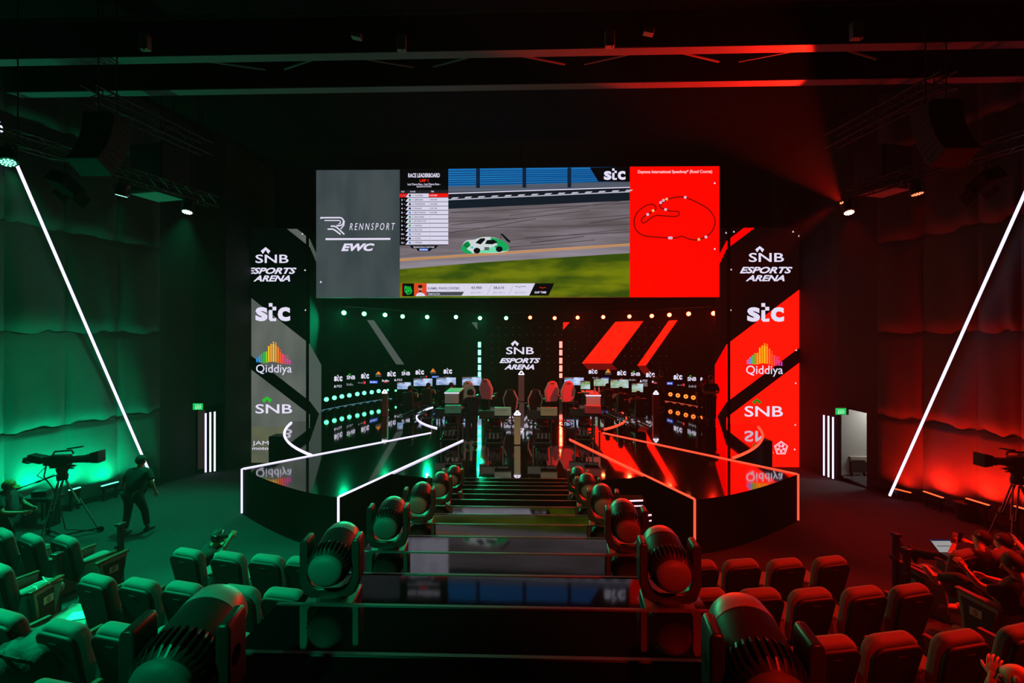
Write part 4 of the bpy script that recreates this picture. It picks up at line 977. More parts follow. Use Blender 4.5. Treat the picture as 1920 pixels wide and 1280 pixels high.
# end panels: letter plate, wooden rail
M_pan = mat('panel_cloth', (40, 42, 42), .9); M_fr = mat('panel_frame', (120, 118, 110), .6); M_plate = mat('letter_plate', (170, 168, 160), .5); M_ink = mat('letter_ink', (18, 18, 20), .6)
def end_panel(pa, pb, Z, letter, lab, face, drop=.62):
    """pa,pb: photo points of the top rail ends at height Z"""
    A = atZ(*pa, Z); B = atZ(*pb, Z); A.x += face*.1; B.x += face*.1
    t = thing('row_end_panel', lab, 'seat end panel', (A.x, A.y, Z-drop), group='row end panels with letters')
    u = (B-A).normalized(); w = (B-A).length; up = Vector((0, 0, 1)); n = Vector((-u.y, u.x, 0)); 
    if n.x*face < 0: n = -n
    mb = MB(); mb.slab([(0, 0), (w, 0), (w*.93, -.16), (w*.72, -drop), (w*.2, -drop), (.03, -.2)], A-n*.03, u, up, n, .06, M_fr); mb.build('frame', t, bevel=.008)
    mb = MB(); mb.slab([(.05, -.05), (w-.05, -.05), (w*.9, -.17), (w*.68, -drop+.05), (w*.25, -drop+.05), (.08, -.2)], A+n*.025, u, up, n, .012, M_pan); mb.build('cloth_inset', t)
    mb = MB(); c = (A+B)/2+Vector((0, 0, .02)); mb.box(c, (w+.06, .08, .035), M_wood, Matrix((u, n, up)).transposed()); mb.build('wooden_rail', t, bevel=.01)
    c = A+u*w*.48-up*.17+n*.039
    mb = MB(); mb.slab([(-.07, -.05), (.07, -.05), (.07, .05), (-.07, .05)], c, u, up, n, .004, M_plate); lpl = mb.build('letter_plate', t)
    r = up.cross(n)
    mb = MB(); text(mb, letter, (-.02, .032, .02, -.032), lambda x, y: c+r*x+up*y+n*.006, M_ink, 0, .02); mb.build('letter', lpl)
end_panel((172, 1058), (226, 1034), 1.12, 'F', 'row end panel marked F with a wooden rail beside the left railing post', 1)
end_panel((44, 1114), (100, 1083), 1.34, 'G', 'row end panel marked G with a wooden rail at the far left', 1)
end_panel((1697, 1054), (1755, 1082), 1.12, 'F', 'row end panel marked F with a wooden rail at the right aisle', -1)
end_panel((1812, 1105), (1893, 1145), 1.34, 'G', 'row end panel marked G with a wooden rail in front of the seated man', -1)
# railing posts
def rail_post(px, ptop, Y, z0, lab, cap=False):
    p = atY(px, ptop, Y); t = thing('railing_post', lab, 'post', (p.x, p.y, z0))
    mb = MB(); mb.bb((p.x-.035, p.y-.035, z0), (p.x+.035, p.y+.035, p.z), M_plastic); mb.build('post', t, bevel=.005)
    mb = MB(); mb.box((p.x, p.y, p.z+.02), (.11, .11, .05), M_plastic); mb.build('cap', t, bevel=.008)
    mb = MB(); mb.box((p.x-.04, p.y, p.z-.35), (.05, .1, .06), M_metal); mb.build('clamp', t)
rail_post(226, 985, 7.5, .0, 'slim black railing post at the left block, beside the end panel F')
rail_post(107, 1042, 6.35, .5, 'slim black railing post behind the end panel G on the left')
rail_post(1680, 1004, 7.45, .0, 'slim black railing post at the right aisle beside end panel F')
rail_post(1700, 1032, 7.2, .5, 'lower black railing post just behind the first one at the right aisle')
# ================================================================ wall lamps (LED cans) on the side trusses, trusses, speakers
def truss(name, label, pts, s=.29):
    t = thing(name, label, 'truss', pts[0]); off = [(-s/2, 0, s/2), (s/2, 0, s/2), (-s/2, 0, -s/2), (s/2, 0, -s/2)]
    for o in off:
        mb = MB(); mb.tube([Vector(p)+Vector(o) for p in pts], .025, M_metal, 6); mb.build('chord_tube', t)
    mb = MB(); A, B = Vector(pts[0]), Vector(pts[-1]); n = int((B-A).length/.35)
    for i in range(n):
        a = A+(B-A)*i/n; b = A+(B-A)*(i+1)/n
        for k, j in ((0, 1), (2, 3), (0, 2), (1, 3)):
            p, q = (a, b) if i % 2 else (b, a); mb.tube([p+Vector(off[k]), q+Vector(off[j])], .012, M_metal, 5)
    mb.build('lattice', t)
    for f in (.1, .55, .95):
        p = A+(B-A)*f; mb = MB(); mb.tube([p, (p.x, p.y, 12.2)], .012, M_metal, 5); mb.build('hanging_wire', t)
    return t
ZL = 8.2
def can(px, py, col, em, lab, power, tgt, ang=60, dim=False, Z=ZL, rad=.15):
    p = atZ(px, py, Z); t = thing('led_can_lamp', lab, 'stage lamp', p, group='LED can lamps on the side trusses')
    aim = (Vector(tgt)-p).normalized()
    mb = MB(); mb.lathe([(-.3, .1), (-.28, .13), (-.04, .15), (0, .155), (.005, .14)], p, aim, M_lamp, 24); mb.build('housing', t, smooth=True)
    mb = MB(); mb.lathe([(.004, .138), (.008, .05)], p, aim, mat('lamp_face', (30, 60, 50), .3), 24)
    a = aim.orthogonal().normalized(); b = aim.cross(a)
    for rr, n in ((.0, 1), (.05, 6), (.1, 11)):
        for i in range(n):
            c = p+aim*.012+a*math.cos(i*2*math.pi/n)*rr+b*math.sin(i*2*math.pi/n)*rr; mb.lathe([(0, .02), (.008, .012)], c, aim, em, 8)
    mb.build('led_face', t)
    mb = MB(); mb.tube([p+Vector((-.18, 0, 0)), p+Vector((-.18, 0, .3)), p+Vector((.18, 0, .3)), p+Vector((.18, 0, 0))], .015, M_metal, 6); mb.tube([p+Vector((0, 0, .3)), p+Vector((0, 0, .42))], .03, M_metal, 6); mb.build('yoke', t)
    mb = MB(); mb.tube([p-aim*.28, p+Vector((.1, .1, .2)), p+Vector((.05, 0, .45))], .012, M_blackm, 6); mb.build('cable', t)
    if power: spot('can_source', p+aim*.05, tgt, col, power, ang, .8, .15)
    return p
EG1 = emi('can_green', (140, 255, 215), 3.0); EG2 = emi('can_green_hot', (200, 255, 235), 14); ER1 = emi('can_red', (255, 120, 80), 3.0); ER2 = emi('can_red_hot', (255, 200, 170), 12)
pl = [can(15, 304, GREEN, EG1, 'green LED can lamp at the far left, above the slanted strip', 2200, (-7.0, 7.5, 1)),
      can(228, 366, GREEN, EG1, 'green LED can lamp hanging between the two dark speaker cabinets on the left', 1100, (-11.6, 11.5, 2)),
      can(351, 397, MINT, EG2, 'brightest green LED can lamp, left of the LED tower', 2400, (-9, 10.5, .5), 70)]
pr = [can(1592, 398, RED, ER2, 'brightest red LED can lamp, right of the LED tower', 1500, (8.5, 10, .5), 65),
      can(1720, 363, RED, ER1, 'dimmer red LED can lamp under the right speaker array', 1000, (10.5, 10.5, 1.5))]
def trx(s, Y):
    a, b = (pl[0], pl[2]) if s < 0 else (pr[1], pr[0]); return a.x+(b.x-a.x)*(Y-a.y)/(b.y-a.y)
# unseen warm spot added behind the viewer to brighten fronts at mid stage
p = Vector((0.0, -2.2, 9.4)); t = thing('added_front_spot', 'unseen warm white spot added high behind the viewer to light the stage', 'stage lamp', p)
aim = (Vector((0, 16.5, 2.2))-p).normalized(); mb = MB(); mb.lathe([(-.5, .12), (0, .14), (.02, .13)], p, aim, M_lamp, 20); mb.build('housing', t, smooth=True)
mb = MB(); mb.tube([p, (p.x, p.y, 12.2)], .02, M_metal, 6); mb.build('hanger_rod', t)
spot('added_front_source', p+aim*.05, p+aim*5, (1, .86, .7), 2600, 21, .5, .1)
# red lamp added at the right truss end to redden the ceiling beams
p = Vector((9.05, 13.0, 8.45)); t = thing('added_wash_lamp', 'small dark lamp added at the right truss end to light the beams red', 'stage lamp', p)
aim = (Vector((4.4, 10.1, 10.8))-p).normalized(); mb = MB(); mb.lathe([(-.2, .05), (0, .09), (.01, .08)], p, aim, M_lamp, 16); mb.build('housing', t, smooth=True)
mb = MB(); mb.lathe([(.0, .075), (.012, .04)], p, aim, ER1, 12); mb.build('lens', t)
mb = MB(); mb.tube([p, p+Vector((0, .05, .2))], .02, M_metal, 6); mb.build('clamp', t)
spot('added_wash_source', p+aim*.03, p+aim*5, RED, 9000, 34, .3, .05)
spot('added_wash_source', p-Vector((.2, 0, .1)), (1, 18.6, 2), RED, 7000, 34, .6, .1)  # extra red beam added from here to brighten the gaming chairs
# unseen lamps added behind the camera to light the moving heads
for s, c, em, nm in ((-1, GREEN, EG1, 'green'), (1, RED, ER1, 'red')):
    p = Vector((s*2.6, -1.5, 7.4)); t = thing('led_can_lamp', '%s LED can lamp added unseen behind the viewer on the %s, aimed at the stair' % (nm, 'left' if s < 0 else 'right'), 'stage lamp', p, group='LED can lamps on the side trusses')
    aim = (Vector((s*1.75, 4.6, 2.9))-p).normalized(); mb = MB(); mb.lathe([(-.3, .1), (0, .15)], p, aim, M_lamp, 20); mb.build('housing', t, smooth=True)
    mb = MB(); mb.lathe([(.002, .13), (.012, .1)], p, aim, em, 20); mb.build('led_face', t)
    mb = MB(); mb.tube([p, (p.x, p.y, 12.2)], .02, M_metal, 6); mb.build('hanger_rod', t)
    spot('can_source', p+aim*.05, p+aim*5, c, 1500 if s < 0 else 2400, 42, .7, .15)
# lamps beyond the frame edge that light the stalls
for s, c, em, nm in ((-1, GREEN, EG1, 'green'), (1, RED, ER1, 'red')):
    for yy in (6.6, 4.0):
        p = Vector((trx(s, yy), yy, ZL)); 
        t = thing('led_can_lamp', '%s LED can lamp on the %s side truss, %s' % (nm, 'left' if s < 0 else 'right', 'just past the frame edge' if yy > 5 else 'rearmost'), 'stage lamp', p, group='LED can lamps on the side trusses')
        aim = (Vector((s*5.2, yy-.3, 1))-p).normalized(); mb = MB(); mb.lathe([(-.3, .1), (0, .15)], p, aim, M_lamp, 20); mb.build('housing', t, smooth=True)
        mb = MB(); mb.lathe([(.002, .13), (.012, .1)], p, aim, em, 20); mb.build('led_face', t)
        spot('can_source', p+aim*.05, p+aim*5, c, 4800 if s < 0 else 5200, 50, .5, .15)
truss('side_truss', 'long dark lattice truss along the left wall carrying green lamps', [(trx(-1, 3.6), 3.6, 8.72), (trx(-1, 13.3), 13.3, 8.72)])
truss('side_truss', 'long dark lattice truss along the right wall carrying red lamps', [(trx(1, 3.6), 3.6, 8.72), (trx(1, 13.3), 13.3, 8.72)])
truss('upper_truss', 'short dark lattice truss high above the left speaker cabinets', [(-9.3, 9.6, 10.0), (-8.8, 12.6, 10.0)], .35)
truss('upper_truss', 'short dark lattice truss high above the right speaker array', [(8.9, 9.6, 10.0), (8.5, 12.6, 10.0)], .35)
M_spk = mat('speaker_black', (14, 14, 15), .7); M_grl = mat('speaker_grille', (12, 12, 13), .7)
def cabinet(c, d, rz, lab, plate):
    t = thing('subwoofer_cabinet', lab, 'speaker', c); M = Matrix.Rotation(rz, 3, 'Z')
    mb = MB(); mb.box(c, d, M_spk, M); mb.build('cabinet', t, bevel=.015)
    mb = MB(); mb.box(Vector(c)+M @ Vector((0, -d[1]/2-.012, 0)), (d[0]*.92, .02, d[2]*.94), M_grl, M); mb.build('grille', t)
    mb = MB(); mb.box(Vector(c)+Vector((0, 0, -d[2]/2-.012)), (d[0]*.96, d[1]*.96, .02), M_arm, M); mb.build('bottom_plate', t)
    for s in (-.35, .35):
        mb = MB(); q = Vector(c)+Vector((s*d[0], 0, d[2]/2)); mb.tube([q, (q.x, q.y, 12.2)], .012, M_metal, 5); mb.build('hanging_wire', t)
pL = atZ(300, 368, 8.72); pR = atZ(1655, 360, 8.72)
cabinet((pL.x, pL.y, 9.4), (1.15, .8, 1.35), R(-12), 'black speaker cabinet hanging left of the tower, its underside lit green', 0)
cabinet((pR.x, pR.y, 9.3), (1.0, .8, 1.15), R(14), 'black speaker cabinet hanging right of the tower, its underside lit red', 0)
def array(px, Y, side, lab):
    t = thing('line_array_speaker', lab, 'speaker', (atY(px, 240, Y).x, Y, 9.2)); x = atY(px, 240, Y).x; p = Vector((x, Y, 9.25)); a = R(4)
    for k in range(8):
        q = p-Vector((0, math.sin(a), math.cos(a)))*.17
        mb = MB(); c = (p+q)/2; mb.slab([(-.33, -.075), (.33, -.075), (.33, .075), (-.33, .075)], c, (1, 0, 0), (0, math.sin(a), math.cos(a)), (0, -math.cos(a), math.sin(a)), .42, M_spk); mb.build('array_element', t, bevel=.012)
        p = q; a += R(4.5)
    mb = MB(); mb.box((x, Y-.2, 9.3), (.6, .5, .05), M_metal); mb.tube([(x-.2, Y-.2, 9.3), (x-.2, Y-.2, 12.2)], .012, M_metal, 5); mb.tube([(x+.2, Y-.2, 9.3), (x+.2, Y-.2, 12.2)], .012, M_metal, 5); mb.build('flying_frame', t)
array(1738, 9.5, 1, 'curved black line array speaker hanging at the upper right')
array(218, 9.5, -1, 'curved black line array speaker hanging at the upper left')
def flood(px, py, s, lab):
    p = atZ(px, py, 8.2); t = thing('flood_lamp', lab, 'stage lamp', p)
    Mx = Matrix.Rotation(R(18)*s, 3, 'Y') @ Matrix.Rotation(R(-25), 3, 'X')
    mb = MB(); mb.box(p, (.42, .55, .3), M_skirt, Mx); mb.build('housing', t, bevel=.03)
    for k in (-1, 1):
        mb = MB(); mb.box(p+Mx @ Vector((k*.24, .3, -.1)), (.03, .34, .3), M_skirt, Mx); mb.build('barn_door', t)
    mb = MB(); mb.tube([p, p+Vector((0, 0, .5))], .02, M_metal, 6); mb.build('clamp', t)
flood(122, 345, 1, 'unlit black flood lamp under the left truss between two green lamps')
flood(1848, 340, -1, 'unlit black flood lamp under the right truss near the frame edge')
# ================================================================ black speakers beside the round deck
for x0, x1, yt, Y, lab in ((503, 531, 818, 16.2, 'black floor speaker against the left LED tower behind the runway'), (1428, 1449, 826, 16.2, 'black floor speaker against the right LED tower behind the runway')):
    a = atY(x0, yt, Y); b = atY(x1, yt, Y); t = thing('floor_speaker', lab, 'speaker', ((a.x+b.x)/2, Y, -.3))
    mb = MB(); mb.bb((a.x, Y, -.3), (b.x, Y+.5, a.z), M_spk); mb.build('cabinet', t, bevel=.03)
    mb = MB(); mb.bb((a.x+.03, Y-.015, -.25), (b.x-.03, Y, a.z-.05), M_grl); mb.build('grille', t)
# ================================================================ racing rigs, desks, pedestals on the stage
E_tri = emi('trophy_light', (235, 225, 245), 2.0)
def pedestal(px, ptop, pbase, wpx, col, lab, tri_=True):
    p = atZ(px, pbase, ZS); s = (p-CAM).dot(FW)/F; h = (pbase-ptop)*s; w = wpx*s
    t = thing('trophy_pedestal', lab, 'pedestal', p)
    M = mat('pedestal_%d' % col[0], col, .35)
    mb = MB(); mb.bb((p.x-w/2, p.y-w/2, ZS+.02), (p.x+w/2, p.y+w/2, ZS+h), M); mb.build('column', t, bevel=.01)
    z = ZS+h
    mb = MB(); P = [(-w*.46, 0), (w*.46, 0), (0, w*.62)]
    for i in range(3):
        a, b = P[i], P[(i+1) % 3]; mb.tube([(p.x+a[0], p.y-w*.3, z+.04+a[1]), (p.x+b[0], p.y-w*.3, z+.04+b[1])], .032, E_tri, 6)
    mb.build('glowing_triangle', t)
    mb = MB(); mb.box((p.x, p.y, z+.01), (w*1.02, w*1.02, .025), M_plastic); mb.build('top_plate', t)
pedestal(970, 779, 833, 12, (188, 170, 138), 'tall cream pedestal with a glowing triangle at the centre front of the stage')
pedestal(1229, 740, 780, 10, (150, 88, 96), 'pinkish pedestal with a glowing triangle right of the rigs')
pedestal(722, 738, 780, 10, (120, 104, 90), 'shaded pedestal with a glowing triangle left of the rigs')  # shade on this pedestal is put into its darker column colour
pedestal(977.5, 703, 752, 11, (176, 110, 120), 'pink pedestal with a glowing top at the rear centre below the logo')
E_scA = emi_noise('rig_screen_blue', (205, 220, 250), (90, 130, 190), (2, 1, 6), 1.0, detail=3, sample=True)
E_scB = emi_noise('rig_screen_day', (190, 215, 225), (120, 150, 60), (1.5, 1, 5), 1.0, detail=3, sample=True)
E_road = emi('rig_road', (110, 96, 90), 1.0)
def screen(x0, y0, x1, y1, Y, lab, em, tilt=0, stand=True):
    a = atY(x0, y1, Y); b = atY(x1, y0, Y); t = thing('racing_monitor', lab, 'monitor', ((a.x+b.x)/2, Y, ZS), group='monitors of the rear racing rigs')
    c = (a+b)/2; w = b.x-a.x; h = b.z-a.z
    mb = MB(); N = 8
    pts = [(-w/2+w*i/N, (abs(i/N-.5)*2)**2*-.06) for i in range(N+1)]
    rear = [(p[0]*1.02, p[1]+.04) for p in pts[::-1]]
    zz = tilt*w
    mb.prism([(c.x+p[0], Y+p[1]) for p in pts+rear], a.z-.015, b.z+.015, M_plastic); mb.build('housing', t)
    mb = MB()
    for i in range(N):
        p, q = pts[i], pts[i+1]; z0, z1 = a.z+.01, b.z-.01
        mb.poly([(c.x+p[0], Y+p[1]-.004, z0), (c.x+q[0], Y+q[1]-.004, z0), (c.x+q[0], Y+q[1]-.004, z1), (c.x+p[0], Y+p[1]-.004, z1)], em)
        zr = a.z+h*(.75+.1*math.sin(i)); mb.poly([(c.x+p[0], Y+p[1]-.006, zr), (c.x+q[0], Y+q[1]-.006, zr+h*.05), (c.x+q[0], Y+q[1]-.006, z1), (c.x+p[0], Y+p[1]-.006, z1)], E_road if i < N*.4 else em)
    mb.build('picture', t)
    mb = MB(); mb.bb((c.x-.03, Y+.05, ZS+.02), (c.x+.03, Y+.1, a.z+.1), M_plastic); mb.build('stand', t); mb = MB(); mb.bb((c.x-.25, Y-.1, ZS+.015), (c.x+.25, Y+.25, ZS+.05), M_plastic); mb.build('stand_foot', t)
for x0, y0, x1, y1, Y, lab, em in [(745.5, 716, 771, 729.5, 22.8, 'bright racing monitor, leftmost on the stage', E_scA), (776, 709, 811, 723.5, 23.8, 'bright ultrawide racing monitor, second from the left', E_scA),
        (818.5, 707, 855, 721.5, 24.2, 'bright ultrawide racing monitor, third from the left', E_scA), (867, 706.5, 903, 722.5, 24.2, 'bright ultrawide racing monitor by the green LED post', E_scA),
        (1058, 707, 1094, 722, 24.2, 'bright ultrawide racing monitor by the red LED post', E_scA), (1113, 709, 1140.5, 723.5, 24.2, 'ultrawide racing monitor with green road, third on the red side', E_scB),
        (1144.5, 711, 1178, 727, 23.6, 'ultrawide racing monitor with yellow road on the red side', E_scB), (1199, 717, 1213.5, 724.5, 23.6, 'rightmost racing monitor, half hidden behind another', E_road)]:
    screen(x0, y0, x1, y1, Y, lab, em)
# gaming chair / racing seat
M_leather = mat('black_leather', (16, 16, 18), .4); M_cream = mat('cream_trim', (200, 192, 176), .5); M_pink = mat('chair_red_lit', (214, 110, 120), .6); M_lgrey = mat('pale_grey_plastic', (172, 178, 172), .5)  # M_pink is pale chair cloth with red stage light mixed into its colour
def gaming_chair(px, ptop, Y, rz, mback, mtrim, lab, hs=1.0):
    p = atY(px, ptop, Y); h = p.z-ZS; t = thing('gaming_chair', lab, 'chair', (p.x, Y, ZS), rz, 'gaming chairs on the stage')
    k = max(.85, min(1.35, h/1.3)); z0 = h-.86*1.0
    V = Vector((0, -.16, 1)).normalized(); N = Vector((0, 1, .16)).normalized(); O = (0, .0, z0)
    out = [(-.2, 0), (.2, 0), (.25, .25), (.27, .45), (.2, .6), (.15, .7), (.13, .8), (.1, .85), (-.1, .85), (-.13, .8), (-.15, .7), (-.2, .6), (-.27, .45), (-.25, .25)]
    mb = MB(); mb.slab(out, O, (1, 0, 0), V, -N, .1, mback); bk_ = mb.build('backrest', t, local=True, bevel=.03, seg=3)
    for s in (-1, 1):
        mb = MB(); P = [Vector((s*x, -.05, z0))+V*v for x, v in ((.2, 0), (.26, .25), (.285, .45), (.21, .62), (.15, .78))]; mb.tube(P, .035, mtrim, 8); mb.build('side_bolster', t, local=True)
    mb = MB(); mb.slab(outline(.22, .22, .66, .8, .04), O, (1, 0, 0), V, N, .05, mtrim); mb.build('headrest_pillow', bk_, local=True, bevel=.02)
    mb = MB(); c = Vector((0, -.105, z0))+V*.74; mb.box(c, (.12, .012, .03), M_leather); mb.build('back_badge', bk_, local=True)
    mb = MB(); mb.slab(outline(.5, .46, 0, .48, .1), (0, -.08, z0-.02), (1, 0, 0), (0, 1, .06), (0, 0, 1), .1, M_leather); mb.build('seat', t, local=True, bevel=.03)
    mb = MB(); mb.cyl((0, .15, .12), (0, .15, z0-.02), .03, M_metal, n=10); mb.build('gas_post', t, local=True)
    for s in (-1, 1):
        mb = MB(); mb.tube([(s*.24, .1, z0), (s*.31, .1, z0+.02), (s*.31, .1, z0+.2)], .018, M_plastic, 6); mb.box((s*.31, .12, z0+.22), (.07, .26, .03), M_plastic); mb.build('armrest', t, local=True)
    for i in range(5):
        a = 2*math.pi*i/5; mb = MB(); e = Vector((.3*math.cos(a), .15+.3*math.sin(a), .07)); mb.tube([(0, .15, .12), e], .022, M_plastic, 6); mb.cyl(e+Vector((-.015, 0, -.025)), e+Vector((.015, 0, -.025)), .03, M_blackm, n=8); mb.build('leg', t, local=True)
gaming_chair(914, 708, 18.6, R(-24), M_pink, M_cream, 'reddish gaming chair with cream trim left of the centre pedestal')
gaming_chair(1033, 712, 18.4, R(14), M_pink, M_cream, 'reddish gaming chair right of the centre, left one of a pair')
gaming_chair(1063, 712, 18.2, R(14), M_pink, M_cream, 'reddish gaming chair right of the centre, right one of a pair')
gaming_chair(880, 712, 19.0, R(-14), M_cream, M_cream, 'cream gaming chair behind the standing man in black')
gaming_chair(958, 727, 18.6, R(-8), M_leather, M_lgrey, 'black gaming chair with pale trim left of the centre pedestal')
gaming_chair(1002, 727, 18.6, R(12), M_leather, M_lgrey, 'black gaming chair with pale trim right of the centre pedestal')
def racing_rig(x, y, rz, box, lab, wheel=True, boxx=0.28):
    """steel cockpit frame with a computer case, steering wheel, pedals; its rear faces the audience"""
    t = thing('racing_rig', lab, 'racing simulator', (x, y, ZS), rz, 'racing rigs on the front of the stage')
    for s in (-1, 1):
        mb = MB(); mb.tube([(s*.27, -.75, .06), (s*.27, .75, .06)], .035, M_plastic, 6); mb.build('base_rail', t, local=True)
        mb = MB(); mb.tube([(s*.3, -.35, .06), (s*.3, -.35, 1.0)], .03, M_plastic, 6); mb.build('upright', t, local=True)
        mb = MB(); mb.tube([(s*.27, .65, .06), (s*.3, -.35, .72)], .022, M_plastic, 6); mb.build('brace', t, local=True)
    for yy in (-.7, 0, .7):
        mb = MB(); mb.tube([(-.3, yy, .05), (.3, yy, .05)], .03, M_plastic, 6); mb.build('cross_bar', t, local=True)
    mb = MB(); mb.box((0, -.38, .92), (1.0, .1, .28), M_leather); mb.build('wide_monitor', t, local=True, bevel=.02)
    mb = MB(); mb.box((boxx, -.5, 1.05), (.55, .22, .26), box); case_ = mb.build('computer_case', t, local=True, bevel=.015)
    mb = MB()
    for k in range(8): mb.box((boxx-.1+k*.035, -.615, 1.1), (.02, .006, .012), M_leather)
    mb.build('vent_slots', case_, local=True)
    mb = MB(); c = Vector((0, .02, .82)); mb.tube([c+Vector((.15*math.cos(a*math.pi/10), -.05*math.sin(a*math.pi/10), .15*math.sin(a*math.pi/10))) for a in range(20)], .016, M_leather, 6, closed=True); mb.cyl(c, c+Vector((0, -.25, -.03)), .05, M_plastic, n=10); mb.build('steering_wheel', t, local=True)
    for k in (-1, 0, 1):
        mb = MB(); mb.box((k*.13, -.45, .22), (.07, .02, .17), M_metal, Matrix.Rotation(R(-25), 3, 'X')); mb.tube([(k*.13, -.44, .08), (k*.13, -.46, .2)], .012, M_metal, 6); mb.build('pedal', t, local=True)
    mb = MB(); mb.slab([(-.3, 0), (.25, 0), (.3, .1), (-.18, .14), (-.3, .7), (-.4, .68), (-.38, .1)], (-.22, .6, .3), (0, -1, 0), (0, 0, 1), (1, 0, 0), .44, M_leather); mb.build('bucket_seat', t, local=True, bevel=.04)
    mb = MB()
    for k in range(5):
        P = [(-.2+k*.09+.05*math.sin(k*3+j), -.4+.08*math.cos(j*2+k), .85-j*.13) for j in range(7)]; mb.tube(P, .01, M_blackm if k % 2 else M_metal, 5)
    mb.build('cable_bundle', t, local=True)
    return t
M_red = mat('case_red_lit', (176, 60, 66), .5); M_beige = mat('case_beige', (192, 180, 140), .5); M_mint = mat('case_pale', (178, 196, 178), .5); M_teal = mat('case_green_lit', (90, 160, 132), .5)  # red and teal cases have the stage light put into their colour
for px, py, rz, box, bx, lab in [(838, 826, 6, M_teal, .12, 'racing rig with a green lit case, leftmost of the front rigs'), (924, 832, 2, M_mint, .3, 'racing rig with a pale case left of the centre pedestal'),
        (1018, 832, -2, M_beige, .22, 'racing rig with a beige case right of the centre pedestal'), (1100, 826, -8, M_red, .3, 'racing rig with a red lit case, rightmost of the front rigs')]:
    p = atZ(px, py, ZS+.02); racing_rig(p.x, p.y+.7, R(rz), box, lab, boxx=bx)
# rear rigs where the drivers sit
REAR = [(765, 23.0-1.2), (800, 22.4), (838, 22.8), (1128, 22.8), (1165, 22.3), (1196, 21.6)]
def desk(px0, px1, py, Y, lab, lit):
    a = atY(px0, py, Y); b = atY(px1, py, Y); t = thing('commentary_desk', lab, 'desk', ((a.x+b.x)/2, Y, ZS)); w = b.x-a.x; z = a.z
    mb = MB(); mb.bb((a.x, Y, z-.05), (b.x, Y+1.4, z), M_lgrey); mb.build('desk_top', t, bevel=.008)
    mb = MB(); mb.bb((a.x+.02, Y+.01, z-.42), (b.x-.02, Y+.05, z-.05), M_lgrey if lit else M_pink); mb.build('front_panel', t)
    mb = MB(); mb.bb((a.x, Y-.012, z-.045), (b.x, Y, z-.015), E_white); mb.build('edge_light', t)
    for xx in (a.x+.05, b.x-.05):
        for yy in (Y+.08, Y+1.3):
            mb = MB(); mb.bb((xx-.03, yy-.03, ZS+.02), (xx+.03, yy+.03, z-.05), M_plastic); mb.build('leg', t)
    return t
desk(833, 861, 735, 17.0, 'pale desk end with a lit edge behind the leftmost front rig', True)
desk(1098, 1127, 740, 16.9, 'white desk with keyboards and a small monitor behind the red front rig', True)
screen(1088.5, 714.5, 1106, 729.5, 17.9, 'small monitor with a yellow and green picture standing on the white desk', E_scB)
screen(1184, 718.5, 1205, 735, 20.2, 'monitor with a dark blue road picture in front of two drivers', E_scB)
p = atZ(1108, 735, atY(1098, 740, 16.9).z)
mb = MB(); zt = atY(1098, 740, 16.9).z; xk = atY(1110, 740, 17.2).x
mb.box((xk-.3, 17.3, zt+.015), (.42, .16, .03), M_leather)
for k in range(5): mb.box((xk-.45+k*.075, 17.3, zt+.034), (.055, .12, .01), M_plastic)
tag(mb.build('keyboard'), 'black keyboard lying on the white desk', 'keyboard')
for k, dx in enumerate((.15, .32)):
    mb = MB(); mb.lathe([(0, .035), (.16, .035), (.2, .015), (.24, .015)], (xk+dx, 17.5+.1*k, zt), (0, 0, 1), mat('bottle_plastic', (170, 150, 150), .2), 12); tag(mb.build('drink_bottle', smooth=True), 'small pale bottle on the white desk, %s' % ('nearer the keyboard' if k == 0 else 'nearer the desk end'), 'bottle')
# little lit steps beside the right runway
t = thing('side_steps', 'small black steps with pink lit edges beside the right runway', 'steps', (2.4, 9.8, 0))
for k, (x0, x1, y0, y1, Y) in enumerate([(1160, 1205, 939, 934, 10.3), (1208, 1221, 966, 963.5, 9.9), (1208, 1223, 1000, 998, 9.5)]):
    a = atY(x0, y0, Y); b = atY(x1, y0, Y)
    mb = MB(); mb.bb((min(a.x, 2.1), Y, 0), (2.9, Y+.4, a.z), M_skirt); mb.build('step', t)
    mb = MB(); mb.tube([a+Vector((0, -.02, 0)), b+Vector((0, -.02, .02))], .018, emi('step_light_pink', (255, 190, 205), 1.6), 6); mb.build('edge_light', t)
    if k < 2: mb = MB(); mb.tube([a+Vector((.1, -.02, -.11)), b+Vector((0, -.02, -.1))], .014, emi('step_light_pink', (255, 190, 205), 1.6), 6); mb.build('edge_light', t)
